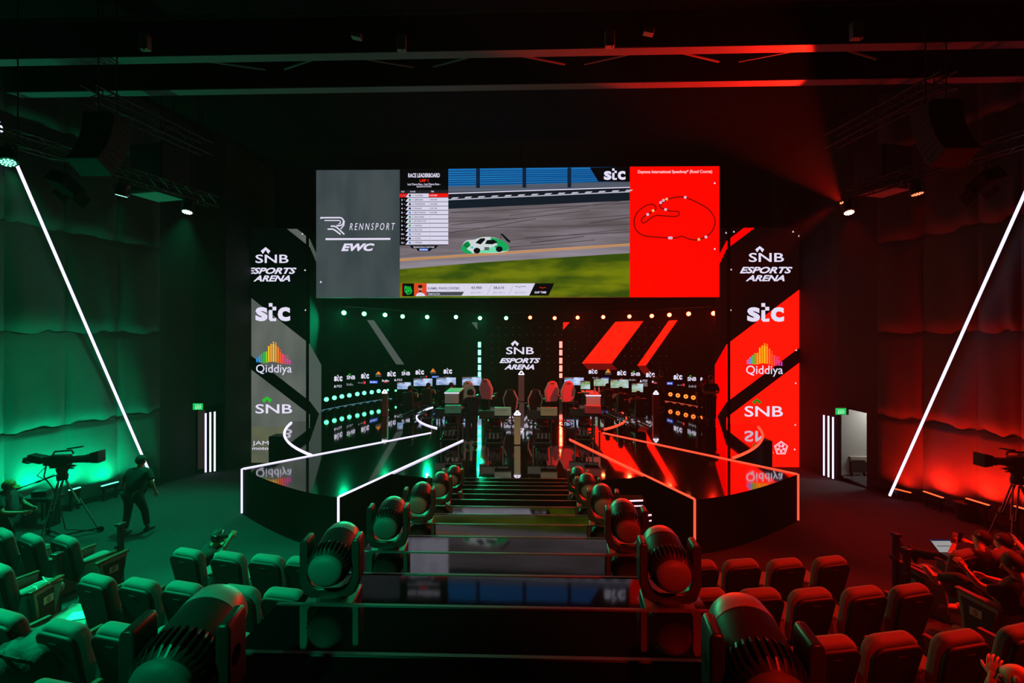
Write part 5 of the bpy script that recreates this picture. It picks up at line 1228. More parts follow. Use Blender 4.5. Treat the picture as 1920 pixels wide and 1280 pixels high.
# ================================================================ broadcast cameras on tripods
def broadcast_camera(px, py, Y, z0, rz, lab, rail=True):
    p = atY(px, py, Y); t = thing('broadcast_camera', lab, 'television camera', (p.x, Y, z0), rz); h = p.z-z0     # h = lens axis height
    def b(nm, c, d, mt=M_plastic, M=None, bev=.01): mb = MB(); mb.box(c, d, mt, M); return mb.build(nm, t, local=True, bevel=bev)
    # camera points toward +x locally
    b('camera_body', (-.12, 0, h), (.4, .16, .24)); b('battery', (-.38, 0, h-.01), (.12, .14, .2))
    mb = MB(); mb.lathe([(.08, .075), (.1, .08), (.42, .085), (.44, .1), (.6, .1)], (0, 0, h), (1, 0, .05), M_plastic, 20); mb.build('lens_barrel', t, local=True, smooth=True)
    mb = MB(); mb.slab([(.58, -.11), (.76, -.14), (.76, .14), (.58, .11)], (0, -.12, h+.03), (1, 0, .05), (0, 0, 1), (0, 1, 0), .24, M_plastic); mb.build('lens_hood', t, local=True, bevel=.008)
    mb = MB(); mb.tube([(-.28, 0, h+.13), (-.24, 0, h+.2), (.12, 0, h+.22), (.16, 0, h+.14)], .02, M_plastic, 8); mb.build('top_handle', t, local=True)
    mb = MB(); mb.cyl((.0, .03, h+.25), (.34, .03, h+.3), .018, M_plastic, n=10); mb.build('microphone', t, local=True)
    b('viewfinder', (-.5, -.12, h+.08), (.3, .2, .16), M_plastic, Matrix.Rotation(R(14), 3, 'Y')); mb = MB(); mb.tube([(-.35, -.1, h+.08), (-.2, -.04, h+.1)], .02, M_metal, 6); mb.build('viewfinder_arm', t, local=True)
    b('viewfinder_hood', (-.68, -.12, h+.05), (.14, .16, .12), M_blackm, Matrix.Rotation(R(14), 3, 'Y'))
    b('mount_plate', (-.08, 0, h-.15), (.46, .13, .05), M_metal)
    mb = MB(); mb.lathe([(0, .1), (.1, .11), (.16, .09), (.26, .12), (.3, .11)], (-.08, 0, h-.46), (0, 0, 1), M_plastic, 18); mb.build('fluid_head', t, local=True, smooth=True)
    for s in (-1, 1):
        mb = MB(); mb.tube([(-.15, s*.12, h-.3), (-.4, s*.2, h-.42), (-.78, s*.26, h-.55)], .013, M_metal, 6); mb.cyl((-.74, s*.25, h-.54), (-.86, s*.28, h-.58), .022, M_blackm, n=8); mb.build('pan_bar', t, local=True)
    mb = MB(); mb.box((.02, 0, h-.2), (.3, .02, .02), M_metal); mb.cyl((.15, .1, h-.16), (.15, -.1, h-.16), .012, M_metal, n=6); mb.build('rod_support', t, local=True)
    hub = Vector((-.08, 0, h-.48)); M_leg = mat('tripod_leg', (120, 124, 112), .4, metal=.4)
    for i in range(3):
        a = R(-90+120*i); d = Vector((math.cos(a), math.sin(a), 0)); e = hub+d*.62; e.z = .1; mid = hub+(e-hub)*.48; s = Vector((-d.y, d.x, 0))*.035
        mb = MB()
        for q in (-1, 1): mb.tube([hub+d*.06+s*q*1.2, mid+s*q], .016, M_leg, 6)
        mb.tube([hub+d*.06+(mid-hub)*.8, e], .018, M_leg, 6); mb.box(mid, (.09, .09, .05), M_plastic); lg_ = mb.build('leg', t, local=True)
        mb = MB(); c = Vector((-.08, 0, .09)); mb.tube([c, e], .018, M_plastic, 6); mb.build('floor_spreader', t, local=True)
        mb = MB(); w = e+d*.04; w.z = .07; mb.cyl(w-s*.7, w+s*.7, .07, M_blackm, n=16); mb.build('wheel', lg_, local=True)
    mb = MB(); mb.tube([(-.42, .02, h-.05), (-.55, .1, h-.4), (-.3, .12, h-.8), (-.05, .05, .2), (.5, .3, .03)], .014, M_blackm, 6); mb.tube([(-.3, -.08, h-.05), (-.48, -.16, h-.3), (-.28, -.12, h-.45)], .01, M_blackm, 6); mb.build('camera_cable', t, local=True)
    return t
broadcast_camera(124, 862, 10.3, 0, R(8), 'large television camera on a wheeled tripod by the green wall')
broadcast_camera(1900, 866, 9.9, 0, R(180+4), 'large television camera on a tripod by the red wall')
# small table with monitor gear behind left camera, waste bin right
p = atZ(1812, 975, 0); t = thing('waste_bin', 'dark wire waste bin on the floor by the red uplight bars', 'bin', (p.x, p.y, 0))
mb = MB(); mb.lathe([(0, .17), (.02, .18), (.42, .24), (.44, .245)], (p.x, p.y, 0), (0, 0, 1), mat('bin_mesh', (60, 56, 56), .5), 20); mb.build('body', t, smooth=True)
mb = MB(); mb.tube([(p.x+.245*math.cos(i*math.pi/10), p.y+.245*math.sin(i*math.pi/10), .45) for i in range(20)], .012, M_metal, 6, closed=True); mb.build('rim', t)
# green tube lying by the operator & cable stack
a = atY(48, 930, 10.9); b = atY(100, 917, 11.0)
t = thing('equipment_cart', 'low green lit equipment cart between the operator and the tripod', 'cart', ((a.x+b.x)/2, 11, 0))
mb = MB(); mb.bb((a.x-.1, 10.8, a.z-.12), (b.x+.1, 11.2, a.z-.02), M_metal); mb.build('top_tray', t, bevel=.02)
for xx in (a.x, b.x):
    mb = MB(); mb.bb((xx-.03, 10.85, .0), (xx+.03, 11.15, a.z-.12), M_plastic); mb.build('leg', t)
mb = MB(); mb.box(((a.x+b.x)/2, 11, a.z+.05), (.3, .25, .14), M_plastic, Matrix.Rotation(R(20), 3, 'Z')); tag(mb.build('control_unit', bevel=.01), 'small dark control unit lying on the cart behind the operator', 'equipment')
# folded bag and jacket at the bottom left
p = atZ(75, 1225, 1.55); t = thing('dark_bag', 'dark crumpled backpack on a seat at the bottom left', 'bag', (p.x, p.y, 1.3))
mb = MB(); random.seed(5)
M_bag = mat('bag_cloth', (52, 56, 56), .8, noise=.3, nscale=12, bump=.5, bscale=18)
mb.ell((p.x, p.y, 1.55), (.42, .28, .24), M_bag, None, 24, 14); o = mb.build('bag_body', t, smooth=True)
for v in o.data.vertices:
    k = v.co; v.co += Vector((math.sin(k.z*23+k.y*9), math.sin(k.x*21), math.sin(k.x*17+k.y*14)))*.022
mb = MB(); mb.box((p.x+.3, p.y-.1, 1.62), (.26, .05, .24), M_bag, Matrix.Rotation(R(25), 3, 'Y')); mb.build('front_pocket', t, bevel=.02)
mb = MB(); mb.tube([(p.x-.2, p.y-.2, 1.75), (p.x-.05, p.y-.34, 1.78), (p.x+.12, p.y-.3, 1.7), (p.x+.2, p.y-.2, 1.6)], .018, M_bag, 6); mb.build('strap', t)
# folding table with papers lit bright, half hidden at the left
p = atZ(150, 1152, 1.0); mb = MB(); mb.bb((p.x-.35, p.y-.22, .98), (p.x+.35, p.y+.25, 1.0), M_arm)
t = thing('side_table', 'small pale table between the left seat rows', 'table', (p.x, p.y, .5)); mb.build('table_top', t, bevel=.005)
for sx in (-.3, .3):
    mb = MB(); mb.bb((p.x+sx-.02, p.y-.02, .68), (p.x+sx+.02, p.y+.02, .98), M_metal); mb.build('leg', t)
mb = MB(); mb.box((p.x+.05, p.y-.02, 1.008), (.3, .21, .012), mat('paper', (220, 222, 218), .7), Matrix.Rotation(R(20), 3, 'Z')); tag(mb.build('paper_sheets'), 'white paper sheets lying on the small table between seat rows', 'paper')
# round pot lid like disc and low table in the right aisle
p = atZ(1800, 1173, .95); mb = MB(); mb.cyl((p.x, p.y, .9), (p.x, p.y, .92), .075, M_arm, n=20); tag(mb.build('round_lid'), 'small round pale lid on the aisle floor below end panel G', 'lid')
p = atZ(1765, 1140, .9)
# coiled headphones on the wooden rail at left
p = atZ(68, 1096, 1.4); mb = MB(); mb.tube([(p.x+.12*math.cos(i*.7)*(1-.02*i), p.y+.02*i-.1, 1.39+.03*math.sin(i*1.1)) for i in range(16)], .006, mat('white_cord', (210, 214, 205), .5), 5); tag(mb.build('earphone_cord'), 'thin white cord draped over the rail of end panel G', 'cord')
# ================================================================ people
M_skin = mat('skin', (196, 140, 112), .55, noise=.06, nscale=20); M_black = mat('black_cloth', (20, 20, 23), .85, bump=.3, bscale=40); M_hair = mat('dark_hair', (18, 14, 12), .7, bump=.5, bscale=90)
M_navy = mat('navy_cloth', (40, 50, 54), .85, bump=.3, bscale=40); M_shoe = mat('pale_shoe', (200, 190, 180), .6); M_dshoe = mat('dark_shoe', (40, 44, 38), .6); M_denim = mat('dark_trousers', (24, 26, 32), .85, bump=.3, bscale=40)
def skin_mesh(name, verts, edges, radii, root, mt, parent, sub=1, extra=None):
    me = bpy.data.meshes.new(name); me.from_pydata([Vector(v) for v in verts], edges, []); ob = bpy.data.objects.new(name, me); COL.objects.link(ob)
    sm = ob.modifiers.new('Skin', 'SKIN'); sm.use_smooth_shade = True
    sd = me.skin_vertices[0].data if me.skin_vertices else None
    if sd is None:
        bm = bmesh.new(); bm.from_mesh(me); bm.verts.layers.skin.verify(); bm.to_mesh(me); bm.free(); sd = me.skin_vertices[0].data
    for i, r in enumerate(radii):
        sd[i].radius = (r, r) if not isinstance(r, tuple) else r; sd[i].use_root = (i == root)
    s = ob.modifiers.new('Sub', 'SUBSURF'); s.levels = sub; s.render_levels = sub
    dg = bpy.context.evaluated_depsgraph_get(); dg.update(); m2 = bpy.data.meshes.new_from_object(ob.evaluated_get(dg))
    bpy.data.objects.remove(ob); m2.materials.clear(); m2.materials.append(mt)
    for p in m2.polygons: p.use_smooth = True; p.material_index = 0
    m2.name = name
    if extra:     # extra: MB merged into the same mesh
        bm = bmesh.new(); bm.from_mesh(m2); em = bpy.data.meshes.new('x'); em.from_pydata(extra.v, [], extra.f)
        b2 = bmesh.new(); b2.from_mesh(em); bmesh.ops.recalc_face_normals(b2, faces=b2.faces); b2.to_mesh(em); b2.free(); bm.from_mesh(em); bm.to_mesh(m2); bm.free(); bpy.data.meshes.remove(em)
        for p in m2.polygons: p.use_smooth = True; p.material_index = 0
    o = bpy.data.objects.new(name, m2); COL.objects.link(o); o.parent = parent; return o
STAND = dict(pel=(0, 0, .95), waist=(0, 0, 1.1), chest=(0, 0, 1.3), neck=(0, 0, 1.5), head=(0, .02, 1.66),
    shL=(-.19, 0, 1.43), elL=(-.25, 0, 1.14), wrL=(-.27, .05, .88), shR=(.19, 0, 1.43), elR=(.25, 0, 1.14), wrR=(.27, .05, .88),
    hipL=(-.1, 0, .9), knL=(-.11, .02, .5), anL=(-.12, 0, .09), hipR=(.1, 0, .9), knR=(.11, .02, .5), anR=(.12, 0, .09), face=(0, 1, 0), toe=None)
def hand(mb, wr, dr, pn, side, curl=.5, L=.085, grip=False):
    """palm + five fingers. dr: direction of the hand, pn: palm normal"""
    dr = Vector(dr).normalized(); pn = Vector(pn); pn = (pn-dr*pn.dot(dr)).normalized(); sx = dr.cross(pn)*side
    wr = Vector(wr); c = wr+dr*.05
    M = Matrix((sx, pn, dr)).transposed(); mb.ell(c, (.042, .02, .055), None, M, 12, 8); mb.capsule([wr-dr*.05, wr-dr*.02, wr+dr*.03], [.027, .026, .024], None, 10)
    for i, (o, l, sp) in enumerate(((-.03, .062, -.12), (-.01, .075, -.03), (.011, .07, .05), (.03, .054, .15))):
        a = wr+dr*.088+sx*o; d1 = (dr+sx*sp+pn*curl*.35).normalized(); b = a+d1*l*.5; d2 = (d1+pn*curl).normalized(); c2 = b+d2*l*.32; d3 = (d2+pn*curl).normalized(); e = c2+d3*l*.25
        mb.capsule([a-d1*.03, a, b, c2, e], [.0095, .0095, .0088, .008, .0068], None, 7)
    a = wr+dr*.03-sx*.03; d1 = (dr*.7-sx*.75+pn*.25).normalized(); b = a+d1*.035; d2 = (d1+dr*.5+pn*curl*.4).normalized(); e = b+d2*.028
    mb.capsule([a-d1*.02, a, b, e], [.012, .0115, .0105, .008], None, 7)
def person(label, loc, rz, pose=None, shirt=None, trousers=None, shoe=None, hair=True, sleeve='short', scale=1.0, hat=None, extras=None, name='person', build=1.0, headset=False, legs=True, handdir=None, face_detail=False, bald=False, group=None):
    J = dict(STAND); J.update(pose or {})
    t = thing(name, label, 'person', loc, rz, group); t.scale = (scale,)*3
    V = {k: Vector(v) for k, v in J.items() if v is not None and k not in ('face', 'toe', 'toeL', 'toeR')}
    fd = Vector(J['face']).normalized(); hu = (V['head']-V['neck']).normalized()
    keys = ['pel', 'waist', 'chest', 'neck', 'jaw', 'head', 'crown', 'shL', 'elL', 'wrL', 'shR', 'elR', 'wrR', 'hipL', 'knL', 'anL', 'hipR', 'knR', 'anR']
    fd = (fd-hu*fd.dot(hu)).normalized() if abs(fd.dot(hu)) < .95 else fd
    V['jaw'] = V['head']-hu*.065+fd*.012; V['crown'] = V['head']+hu*.075
    rad = dict(pel=.13*build, waist=.12*build, chest=.14*build, neck=.05, jaw=.074, head=.098, crown=.07, shL=.062, elL=.045, wrL=.027, shR=.062, elR=.045, wrR=.027, hipL=.095, knL=.062, anL=.042, hipR=.095, knR=.062, anR=.042)
    E = [('pel', 'waist'), ('waist', 'chest'), ('chest', 'neck'), ('neck', 'jaw'), ('jaw', 'head'), ('head', 'crown'), ('chest', 'shL'), ('shL', 'elL'), ('elL', 'wrL'), ('chest', 'shR'), ('shR', 'elR'), ('elR', 'wrR'), ('pel', 'hipL'), ('hipL', 'knL'), ('knL', 'anL'), ('pel', 'hipR'), ('hipR', 'knR'), ('knR', 'anR')]
    ix = {k: i for i, k in enumerate(keys)}
    ex = MB()
    side = hu.cross(fd).normalized() if abs(hu.dot(fd)) < .98 else Vector((1, 0, 0))
    hc = V['head']
    # face: nose, brow, lips, ears, eye bulges
    ex.capsule([hc+fd*.088+hu*.01, hc+fd*.114-hu*.018, hc+fd*.098-hu*.03], [.009, .014, .01], None, 7)
    for s in (-1, 1):
        ex.ell(hc+fd*.083+side*s*.033+hu*.012, (.015, .012, .01), None, None, 8, 6); ex.ell(hc+side*s*.097-hu*.005, (.012, .022, .03), None, None, 8, 6)
    ex.capsule([hc+fd*.079-hu*.05-side*.02, hc+fd*.086-hu*.05, hc+fd*.079-hu*.05+side*.02], [.006, .009, .006], None, 6)
    hd = handdir or {}
    for s, k, e in ((-1, 'wrL', 'elL'), (1, 'wrR', 'elR')):
        d = (V[k]-V[e]).normalized(); cfg = hd.get(k, {})
        hand(ex, V[k], cfg.get('d', d), cfg.get('n', (-s, .2, -.1)), s*cfg.get('flip', 1), cfg.get('curl', .45))
    body = skin_mesh('body', [V[k] for k in keys], [(ix[a], ix[b]) for a, b in E], [rad[k] for k in keys], 0, M_skin, t, 2, ex)
    # shirt
    def sub(ks, es, rr, nm, mt, cut=None):
        jx = {k: i for i, k in enumerate(ks)}
        return skin_mesh(nm, [VV[k] for k in ks], [(jx[a], jx[b]) for a, b in es], [rr[k] for k in ks], 0, mt, t, 2)
    VV = dict(V)
    cl = .55 if sleeve == 'short' else .93
    for s in 'LR':
        VV['cf'+s] = V['sh'+s]+(V['el'+s]-V['sh'+s])*(.8 if sleeve == 'short' else 1.0)
        VV['cg'+s] = V['el'+s]+(V['wr'+s]-V['el'+s])*.95
    VV['col'] = V['neck']+hu*.008; VV['hem'] = V['pel']-(V['waist']-V['pel'])*.15
    ks = ['hem', 'waist', 'chest', 'col', 'shL', 'cfL', 'shR', 'cfR']; es = [('hem', 'waist'), ('waist', 'chest'), ('chest', 'col'), ('chest', 'shL'), ('shL', 'cfL'), ('chest', 'shR'), ('shR', 'cfR')]
    rr = dict(hem=.168*build, waist=.165*build, chest=.18*build, col=.075, shL=.092, cfL=.075, shR=.092, cfR=.075)
    if sleeve == 'long': ks += ['cgL', 'cgR']; es += [('cfL', 'cgL'), ('cfR', 'cgR')]; rr.update(cgL=.042, cgR=.042)
    sub(ks, es, rr, 'shirt', shirt or M_black)
    if legs:
        VV['trL'] = V['knL']+(V['anL']-V['knL'])*.93; VV['trR'] = V['knR']+(V['anR']-V['knR'])*.93
        ks = ['pel', 'hipL', 'knL', 'trL', 'hipR', 'knR', 'trR']; es = [('pel', 'hipL'), ('hipL', 'knL'), ('knL', 'trL'), ('pel', 'hipR'), ('hipR', 'knR'), ('knR', 'trR')]
        sub(ks, es, dict(pel=.135*build, hipL=.118, knL=.082, trL=.066, hipR=.118, knR=.082, trR=.066), 'trousers', trousers or M_denim)
        for s in 'LR':
            a = V['an'+s]; d = Vector(J.get('toe'+s) or (0, 1, 0)).normalized(); sh = (V['kn'+s]-a).normalized()
            mb = MB(); q = a-sh*.055; mb.capsule([q-d*.07, q-d*.02, q+d*.07, q+d*.16], [.036, .046, .044, .03], shoe or M_dshoe, 12); mb.capsule([q-d*.08+sh*-.0, q+d*.05-sh*.028, q+d*.17-sh*.02], [.03, .034, .026], shoe or M_dshoe, 10); mb.capsule([a+sh*.0, q], [.045, .042], shoe or M_dshoe, 10); mb.build('shoe', t, local=True, smooth=True)
    if hair and not bald:
        mb = MB(); Mx = Matrix((side, fd, hu)).transposed(); mb.ell(hc+hu*.024-fd*.028, (.112, .108, .118), hat or M_hair, Mx, 20, 12); mb.build('cap' if hat else 'hair', t, local=True, smooth=True)
        if hat: mb = MB(); mb.ell(hc+hu*.055+fd*.1, (.07, .07, .01), hat, Mx, 14, 6); mb.build('cap_peak', t, local=True, smooth=True)
    if headset:
        mb = MB(); P = [hc+side*.1*math.cos(a)+hu*(.01+.125*math.sin(a)) for a in [math.pi*i/10 for i in range(11)]]; mb.tube(P, .012, M_lgrey, 6)
        for s in (-1, 1): mb.ell(hc+side*s*.1, (.03, .045, .045), M_plastic, None, 12, 8)
        mb.build('headset', t, local=True)
    return t
# walking man on the left floor, seen from behind and leaning forward
p = atZ(250, 1000, 0)
person('person in black T-shirt and trousers walking away across the left floor', (p.x, p.y, 0), R(-4), dict(head=(-.03, .24, 1.64), neck=(-.01, .17, 1.48), chest=(0, .11, 1.3), waist=(0, .05, 1.12),
    shL=(-.24, .16, 1.4), shR=(.24, .16, 1.4), elL=(-.36, .08, 1.12), wrL=(-.38, .16, .86), elR=(.38, .1, 1.16), wrR=(.36, .22, .93), knL=(-.12, -.02, .5), anL=(-.02, -.2, .14), knR=(.14, .16, .5), anR=(.18, .18, .1)), M_black, M_black, M_dshoe, scale=1.02, build=1.15)
# operator at the left frame edge
p = atZ(12, 1052, 0)
p = Vector((atY(10, 1000, 9.2).x, 9.2, 0))
person('person in a dark shirt and cap standing at the left frame edge', (p.x, p.y, 0), R(-70), dict(head=(.02, .08, 1.62), elL=(-.3, .15, 1.15), wrL=(-.18, .36, 1.08), elR=(.3, .12, 1.15), wrR=(.16, .36, 1.08)), M_navy, M_denim, scale=.98, build=1.3, hat=mat('cap_green', (120, 128, 60), .8), headset=True)
# crouched photographer behind the front left seats
p = atY(392, 1012, 7.6)
person('person with headphones holding a camera, half hidden behind the front left seats', (p.x, p.y+.1, p.z-1.2), R(-62), dict(pel=(0, -.3, .55), waist=(0, -.24, .7), chest=(0, -.1, .9), neck=(0, .0, 1.08), head=(0, .08, 1.2), shL=(-.17, -.05, 1.02), elL=(-.24, .12, .96), wrL=(-.09, .24, 1.13), shR=(.17, -.05, 1.02), elR=(.24, .12, .98), wrR=(.07, .26, 1.18), hipL=(-.12, -.3, .5), knL=(-.2, .1, .5), anL=(-.2, .0, .1), hipR=(.12, -.3, .5), knR=(.2, .1, .5), anR=(.2, 0, .1)), M_black, M_black, headset=True, scale=.98)
q = atY(404, 1008, 7.55)
t = thing('photo_camera', 'small dark photo camera held up behind the front left seats', 'camera', q)
mb = MB(); mb.box(q, (.14, .07, .1), M_plastic, Matrix.Rotation(R(-20), 3, 'Z')); mb.build('camera_body', t, bevel=.012)
mb = MB(); mb.cyl(q+Vector((.02, .03, 0)), q+Vector((.15, .1, 0)), .038, M_plastic, n=16); mb.build('lens', t)
# standing man in black between the left front rigs
p = atZ(884, 836, ZS)
person('person in black standing with bent head between the left front rigs', (p.x, p.y, ZS), R(30), dict(head=(.02, .16, 1.6), neck=(0, .07, 1.48), elL=(-.26, .12, 1.18), wrL=(-.08, .3, 1.2), elR=(.27, .1, 1.18), wrR=(.1, .3, 1.16)), M_black, M_black, scale=1.04, build=1.15)
# pair standing at the right of the stage
p = atZ(1333, 792, ZS)
person('taller person in black polo shirt standing by the right tower with folded arms', (p.x, p.y, ZS+.01), R(160), dict(elL=(-.28, .08, 1.16), wrL=(.06, .22, 1.18), elR=(.28, .08, 1.16), wrR=(-.06, .24, 1.14)), M_black, M_black, scale=1.06, build=1.2)
p = atZ(1321, 789, ZS)
person('shorter person in black standing left of the tall one by the right tower', (p.x, p.y+.3, ZS+.01), R(190), dict(head=(-.03, .08, 1.62)), M_black, M_black, scale=.96, build=1.1)
# cameraman behind the right pedestal
p = atZ(1240, 768, ZS)
person('person in black raising both arms behind the right pinkish pedestal', (p.x, p.y, ZS), R(40), dict(elL=(-.3, .16, 1.3), wrL=(-.2, .32, 1.5), elR=(.3, .16, 1.28), wrR=(.2, .34, 1.46)), M_black, M_black, scale=1.02, build=1.1)
# seated drivers with their backs to the audience
SEATED = dict(pel=(0, -.25, .5), waist=(0, -.27, .66), chest=(0, -.28, .86), neck=(0, -.26, 1.06), head=(0, -.22, 1.2), shL=(-.18, -.28, .99), elL=(-.27, -.02, .82), wrL=(-.16, .22, .92), shR=(.18, -.28, .99), elR=(.27, -.02, .82), wrR=(.16, .22, .92),
              hipL=(-.1, -.25, .46), knL=(-.13, .2, .52), anL=(-.12, .55, .26), hipR=(.1, -.25, .46), knR=(.13, .2, .52), anR=(.12, .55, .26), toeL=(0, .4, 1), toeR=(0, .4, 1))
def rear_rig(px, Y, rz, lab, n, col):
    p = atY(px, 740, Y); t = thing('driver_cockpit', 'black racing cockpit under the driver %s' % lab, 'racing simulator', (p.x, Y, ZS), rz, 'occupied racing cockpits')
    for s in (-1, 1):
        mb = MB(); mb.tube([(s*.28, -.7, .06), (s*.28, .9, .06)], .03, M_plastic, 6); mb.build('base_rail', t, local=True)
        mb = MB(); mb.tube([(s*.28, .45, .06), (s*.28, .5, .85)], .028, M_plastic, 6); mb.build('upright', t, local=True)
    mb = MB(); mb.slab([(0, 0), (.5, .06), (.5, .12), (.1, .14), (-.06, .8), (-.16, .8), (-.1, .05)], (-.23, -.42, .28), (0, 1, 0), (0, 0, 1), (1, 0, 0), .46, M_leather); mb.build('bucket_seat', t, local=True, bevel=.03)
    mb = MB(); c = Vector((0, .26, .95)); mb.tube([c+Vector((.16*math.cos(a*math.pi/10), .05*math.sin(a*math.pi/10), .16*math.sin(a*math.pi/10))) for a in range(20)], .018, M_leather, 6, closed=True); mb.cyl(c, c+Vector((0, .25, -.05)), .05, M_plastic, n=10); mb.build('steering_wheel', t, local=True)
    mb = MB(); mb.box((0, .48, .86), (.6, .1, .06), M_plastic); mb.build('wheel_deck', t, local=True)
    for k in (-1, 1):
        mb = MB(); mb.box((k*.12, .85, .2), (.08, .02, .18), M_metal); mb.build('pedal', t, local=True)
    person('person in black seated in a racing cockpit, %s' % lab, (p.x, Y, ZS), rz, SEATED, col, M_black, shoe=M_dshoe, headset=(n % 2 == 0), scale=1.0)
for n, (px, Y, rz, lab, c) in enumerate([(773, 20.2, -8, 'leftmost of the drivers', M_black), (806, 21.4, -5, 'second driver from the left', M_navy), (848, 21.6, -3, 'third driver from the left', M_black),
        (1137, 21.4, 4, 'nearest the white desk', M_black), (1160, 20.0, 10, 'bare armed, left of the rightmost driver', M_lgrey), (1192, 18.6, 10, 'rightmost driver, in front of the framed monitor', M_black)]):
    rear_rig(px, Y, R(rz), lab, n, c)
# ---------------- audience at the right
def world_person(label, base, pts, **k):
    """joints given as absolute points"""
    b = Vector(base); pose = {}
    for kk, v in pts.items():
        pose[kk] = tuple(Vector(v)-b) if kk not in ('face', 'toeL', 'toeR') else v
    return person(label, base, 0, pose, **k)
def A(px, py, Y): return atY(px, py, Y)
# man with bare arms, legs stretched over the end panel, in row B
hd = A(1893, 1063, 5.75)
by = 5.75
ch = A(1910, 1110, 5.7); wa = A(1900, 1150, 5.75); pe = A(1880, 1165, 5.95)
world_person('person lounging in the far right seats, bare arms raised, one leg up', (hd.x, 5.8, .72), dict(head=A(1897, 1058, 5.75), neck=A(1912, 1082, 5.7), chest=A(1912, 1112, 5.75), waist=A(1900, 1136, 5.9), pel=A(1885, 1150, 6.05),
    shL=A(1876, 1112, 5.75), elL=A(1836, 1098, 5.9), wrL=A(1811, 1067, 6.0), shR=A(1935, 1100, 5.9), elR=A(1880, 1092, 6.15), wrR=A(1850, 1082, 6.25),
    hipL=A(1873, 1150, 6.1), knL=A(1800, 1082, 6.45), anL=A(1757, 1083, 6.75), hipR=A(1890, 1148, 6.2), knR=A(1850, 1110, 6.8), anR=A(1800, 1135, 6.9), face=(-.75, .62, .0), toeL=(-.5, .25, .85), toeR=(-.9, .3, -.1)),
    shirt=M_black, trousers=M_denim, shoe=mat('red_pale_shoe', (210, 170, 160), .6), handdir={'wrL': dict(n=(.3, .8, -.2), curl=.9), 'wrR': dict(curl=.9)})
b0 = A(1840, 1005, 7.5)
# person with raised hand and phone
world_person('person raising a phone with one hand, seated behind the laptop in the far right seats', (A(1815, 1050, 7.0).x, 7.1, .52), dict(head=A(1838, 1010, 7.1), neck=A(1838, 1030, 7.0), chest=A(1838, 1050, 7.0), waist=A(1835, 1080, 7.1), pel=A(1830, 1095, 7.2),
    shL=A(1812, 1042, 7.05), elL=A(1782, 1040, 7.3), wrL=A(1790, 1018, 7.4), shR=A(1860, 1042, 7.1), elR=A(1850, 1030, 7.4), wrR=A(1822, 1018, 7.4), hipL=A(1815, 1090, 7.3), knL=A(1770, 1045, 7.6), anL=A(1698, 1030, 8.1), hipR=A(1835, 1090, 7.4), knR=A(1790, 1040, 7.8), anR=A(1720, 1042, 8.2), face=(-.5, .86, 0), toeL=(-.2, .2, 1), toeR=(-.2, .2, 1)),
    shirt=M_black, trousers=M_black, shoe=M_dshoe, handdir={'wrL': dict(n=(0, .8, 0), d=(.05, 0, 1), curl=.15)})
world_person('person seen from behind holding up a small phone at the far right edge', (A(1880, 1030, 7.1).x, 7.2, .52), dict(head=A(1878, 1016, 7.2), neck=A(1880, 1034, 7.1), chest=A(1882, 1054, 7.1), waist=A(1880, 1080, 7.2), pel=A(1878, 1095, 7.3),
    shL=A(1860, 1048, 7.1), elL=A(1868, 1034, 7.4), wrL=A(1895, 1022, 7.5), shR=A(1905, 1048, 7.1), elR=A(1925, 1035, 7.3), wrR=A(1908, 1016, 7.5), hipL=A(1868, 1092, 7.3), knL=A(1868, 1062, 7.8), anL=A(1868, 1085, 8.0), hipR=A(1888, 1092, 7.3), knR=A(1890, 1062, 7.8), anR=A(1890, 1085, 8.0), face=(-.2, .97, 0)), shirt=M_black, trousers=M_black)
# phones
for x, y, Y, lab, rx in ((1800, 1007, 7.42, 'dark phone held up beside the raised hand over the far right seats', 10), (1893, 1008, 7.48, 'thin phone held up at the far right edge', -30)):
    q = A(x, y, Y); t = thing('mobile_phone', lab, 'phone', q); Mx = Matrix.Rotation(R(rx), 3, 'Y')
    mb = MB(); mb.box(q, (.075, .009, .15), M_plastic, Mx); mb.build('body', t, bevel=.003)
    mb = MB(); mb.box(q+Vector((0, .006, 0)), (.068, .002, .14), emi('phone_screen', (80, 90, 120), .8), Mx); mb.build('screen', t)
# laptop
q = A(1768, 1036, 7.55); t = thing('laptop', 'open laptop with a white page on its screen in the far right seats', 'laptop', q)
mb = MB(); Wl = lambda x, y: A(x, y, 7.55)+Vector((0, (1036-y)*.004, 0))
c4 = [Wl(1752, 1015), Wl(1788, 1015), Wl(1796, 1035), Wl(1762, 1035)]; n = (c4[1]-c4[0]).cross(c4[3]-c4[0]).normalized(); n = n if n.y < 0 else -n
mb.add([p-n*.01 for p in c4]+[p-n*.02 for p in c4], [(0, 1, 2, 3), (7, 6, 5, 4), (0, 4, 5, 1), (1, 5, 6, 2), (2, 6, 7, 3), (3, 7, 4, 0)], M_plastic); mb.build('lid', t)
mb = MB(); mb.poly(c4, emi('laptop_page', (150, 150, 150), 1.0)); 
def lp(u, v): return c4[0]+(c4[1]-c4[0])*u+(c4[3]-c4[0])*v+n*.003
mb.poly([lp(0, 0), lp(1, 0), lp(1, .13), lp(0, .13)], emi('laptop_bar', (26, 24, 60), 1.0)); mb.poly([lp(.1, .5), lp(.9, .5), lp(.9, .56), lp(.1, .56)], emi('laptop_text', (90, 70, 66), 1.0)); mb.build('screen', t)
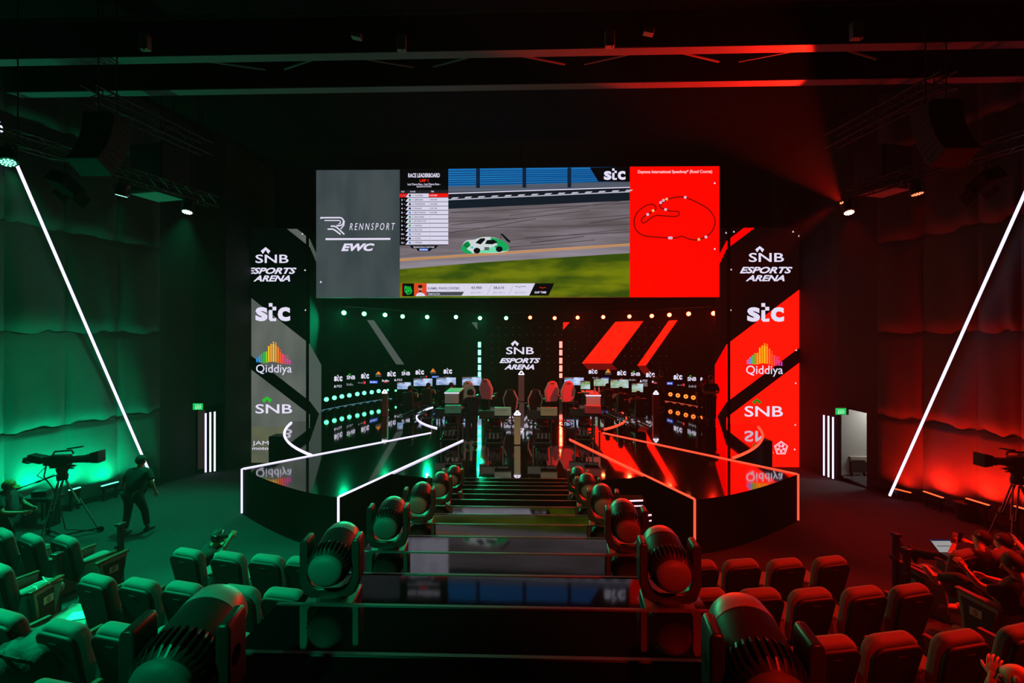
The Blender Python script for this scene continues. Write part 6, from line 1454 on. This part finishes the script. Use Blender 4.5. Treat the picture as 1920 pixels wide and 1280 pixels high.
mb = MB(); mb.add([c4[3], c4[2], c4[2]+Vector((.02, -.22, -.02)), c4[3]+Vector((.02, -.22, -.02))]+[c4[3]-Vector((0, 0, .02)), c4[2]-Vector((0, 0, .02)), c4[2]+Vector((.02, -.22, -.04)), c4[3]+Vector((.02, -.22, -.04))], [(0, 1, 2, 3), (7, 6, 5, 4), (0, 4, 5, 1), (1, 5, 6, 2), (2, 6, 7, 3), (3, 7, 4, 0)], M_metal); mb.build('keyboard_base', t)
# bald person at the lower right corner, hand at the head
world_person('bald person at the lower right corner with one hand beside the head', (A(1895, 1270, 3.4).x, 3.4, 1.12), dict(head=A(1905, 1266, 3.45), neck=A(1925, 1298, 3.4), chest=A(1930, 1350, 3.4), waist=A(1930, 1410, 3.4), pel=A(1930, 1450, 3.5),
    shL=A(1890, 1335, 3.45), elL=A(1850, 1310, 3.6), wrL=A(1860, 1268, 3.55), shR=A(1970, 1335, 3.4), elR=A(1990, 1400, 3.5), wrR=A(1960, 1440, 3.7), hipL=A(1915, 1450, 3.55), knL=A(1900, 1440, 4.0), anL=A(1900, 1520, 4.1), hipR=A(1945, 1450, 3.55), knR=A(1950, 1440, 4.0), anR=A(1950, 1520, 4.1), face=(-.6, .7, .2)), bald=True, shirt=M_black, trousers=M_black, handdir={'wrL': dict(n=(.5, .3, .2), d=(.3, .2, .9), curl=.7)})
# extra floor cables
# ================================================================ light of the room
w = bpy.data.worlds.new('World'); bpy.context.scene.world = w; w.use_nodes = True
w.node_tree.nodes['Background'].inputs[0].default_value = (0.001, 0.001, 0.0015, 1); w.node_tree.nodes['Background'].inputs[1].default_value = .1
hz = bpy.data.materials.new('stage_haze'); hz.use_nodes = True; nt = hz.node_tree; nt.nodes.clear()
vo = nt.nodes.new('ShaderNodeVolumeScatter'); vo.inputs['Density'].default_value = .0011; vo.inputs['Anisotropy'].default_value = .35
ou = nt.nodes.new('ShaderNodeOutputMaterial'); nt.links.new(vo.outputs[0], ou.inputs['Volume'])
mb = MB(); mb.bb((-14, 1.2, .01), (14, 30.9, 12.1), hz); o = mb.build('stage_haze'); tag(o, 'thin stage haze filling the hall in front of the lamps', 'haze', kind='stuff'); o.display_type = 'WIRE'
# ================================================================ camera
cam = bpy.data.cameras.new('camera'); cam.sensor_width = 36; cam.lens = F/1920*36; cam.shift_y = -(640-HOR)/1920; cam.clip_end = 200
co = bpy.data.objects.new('camera', cam); COL.objects.link(co); co.location = CAM; co.rotation_euler = (R(90), 0, TH)
sc = bpy.context.scene; sc.camera = co
vs = sc.view_settings; vs.view_transform = 'Standard'; vs.look = 'None'; vs.gamma = 1; vs.exposure = 0; vs.use_curve_mapping = False
try:
    sc.cycles.use_light_tree = True; sc.cycles.max_bounces = 5; sc.cycles.diffuse_bounces = 2; sc.cycles.glossy_bounces = 4; sc.cycles.sample_clamp_indirect = 2.0; sc.cycles.use_denoising = True
    sc.cycles.caustics_reflective = False; sc.cycles.caustics_refractive = False
except Exception as e: print(e)
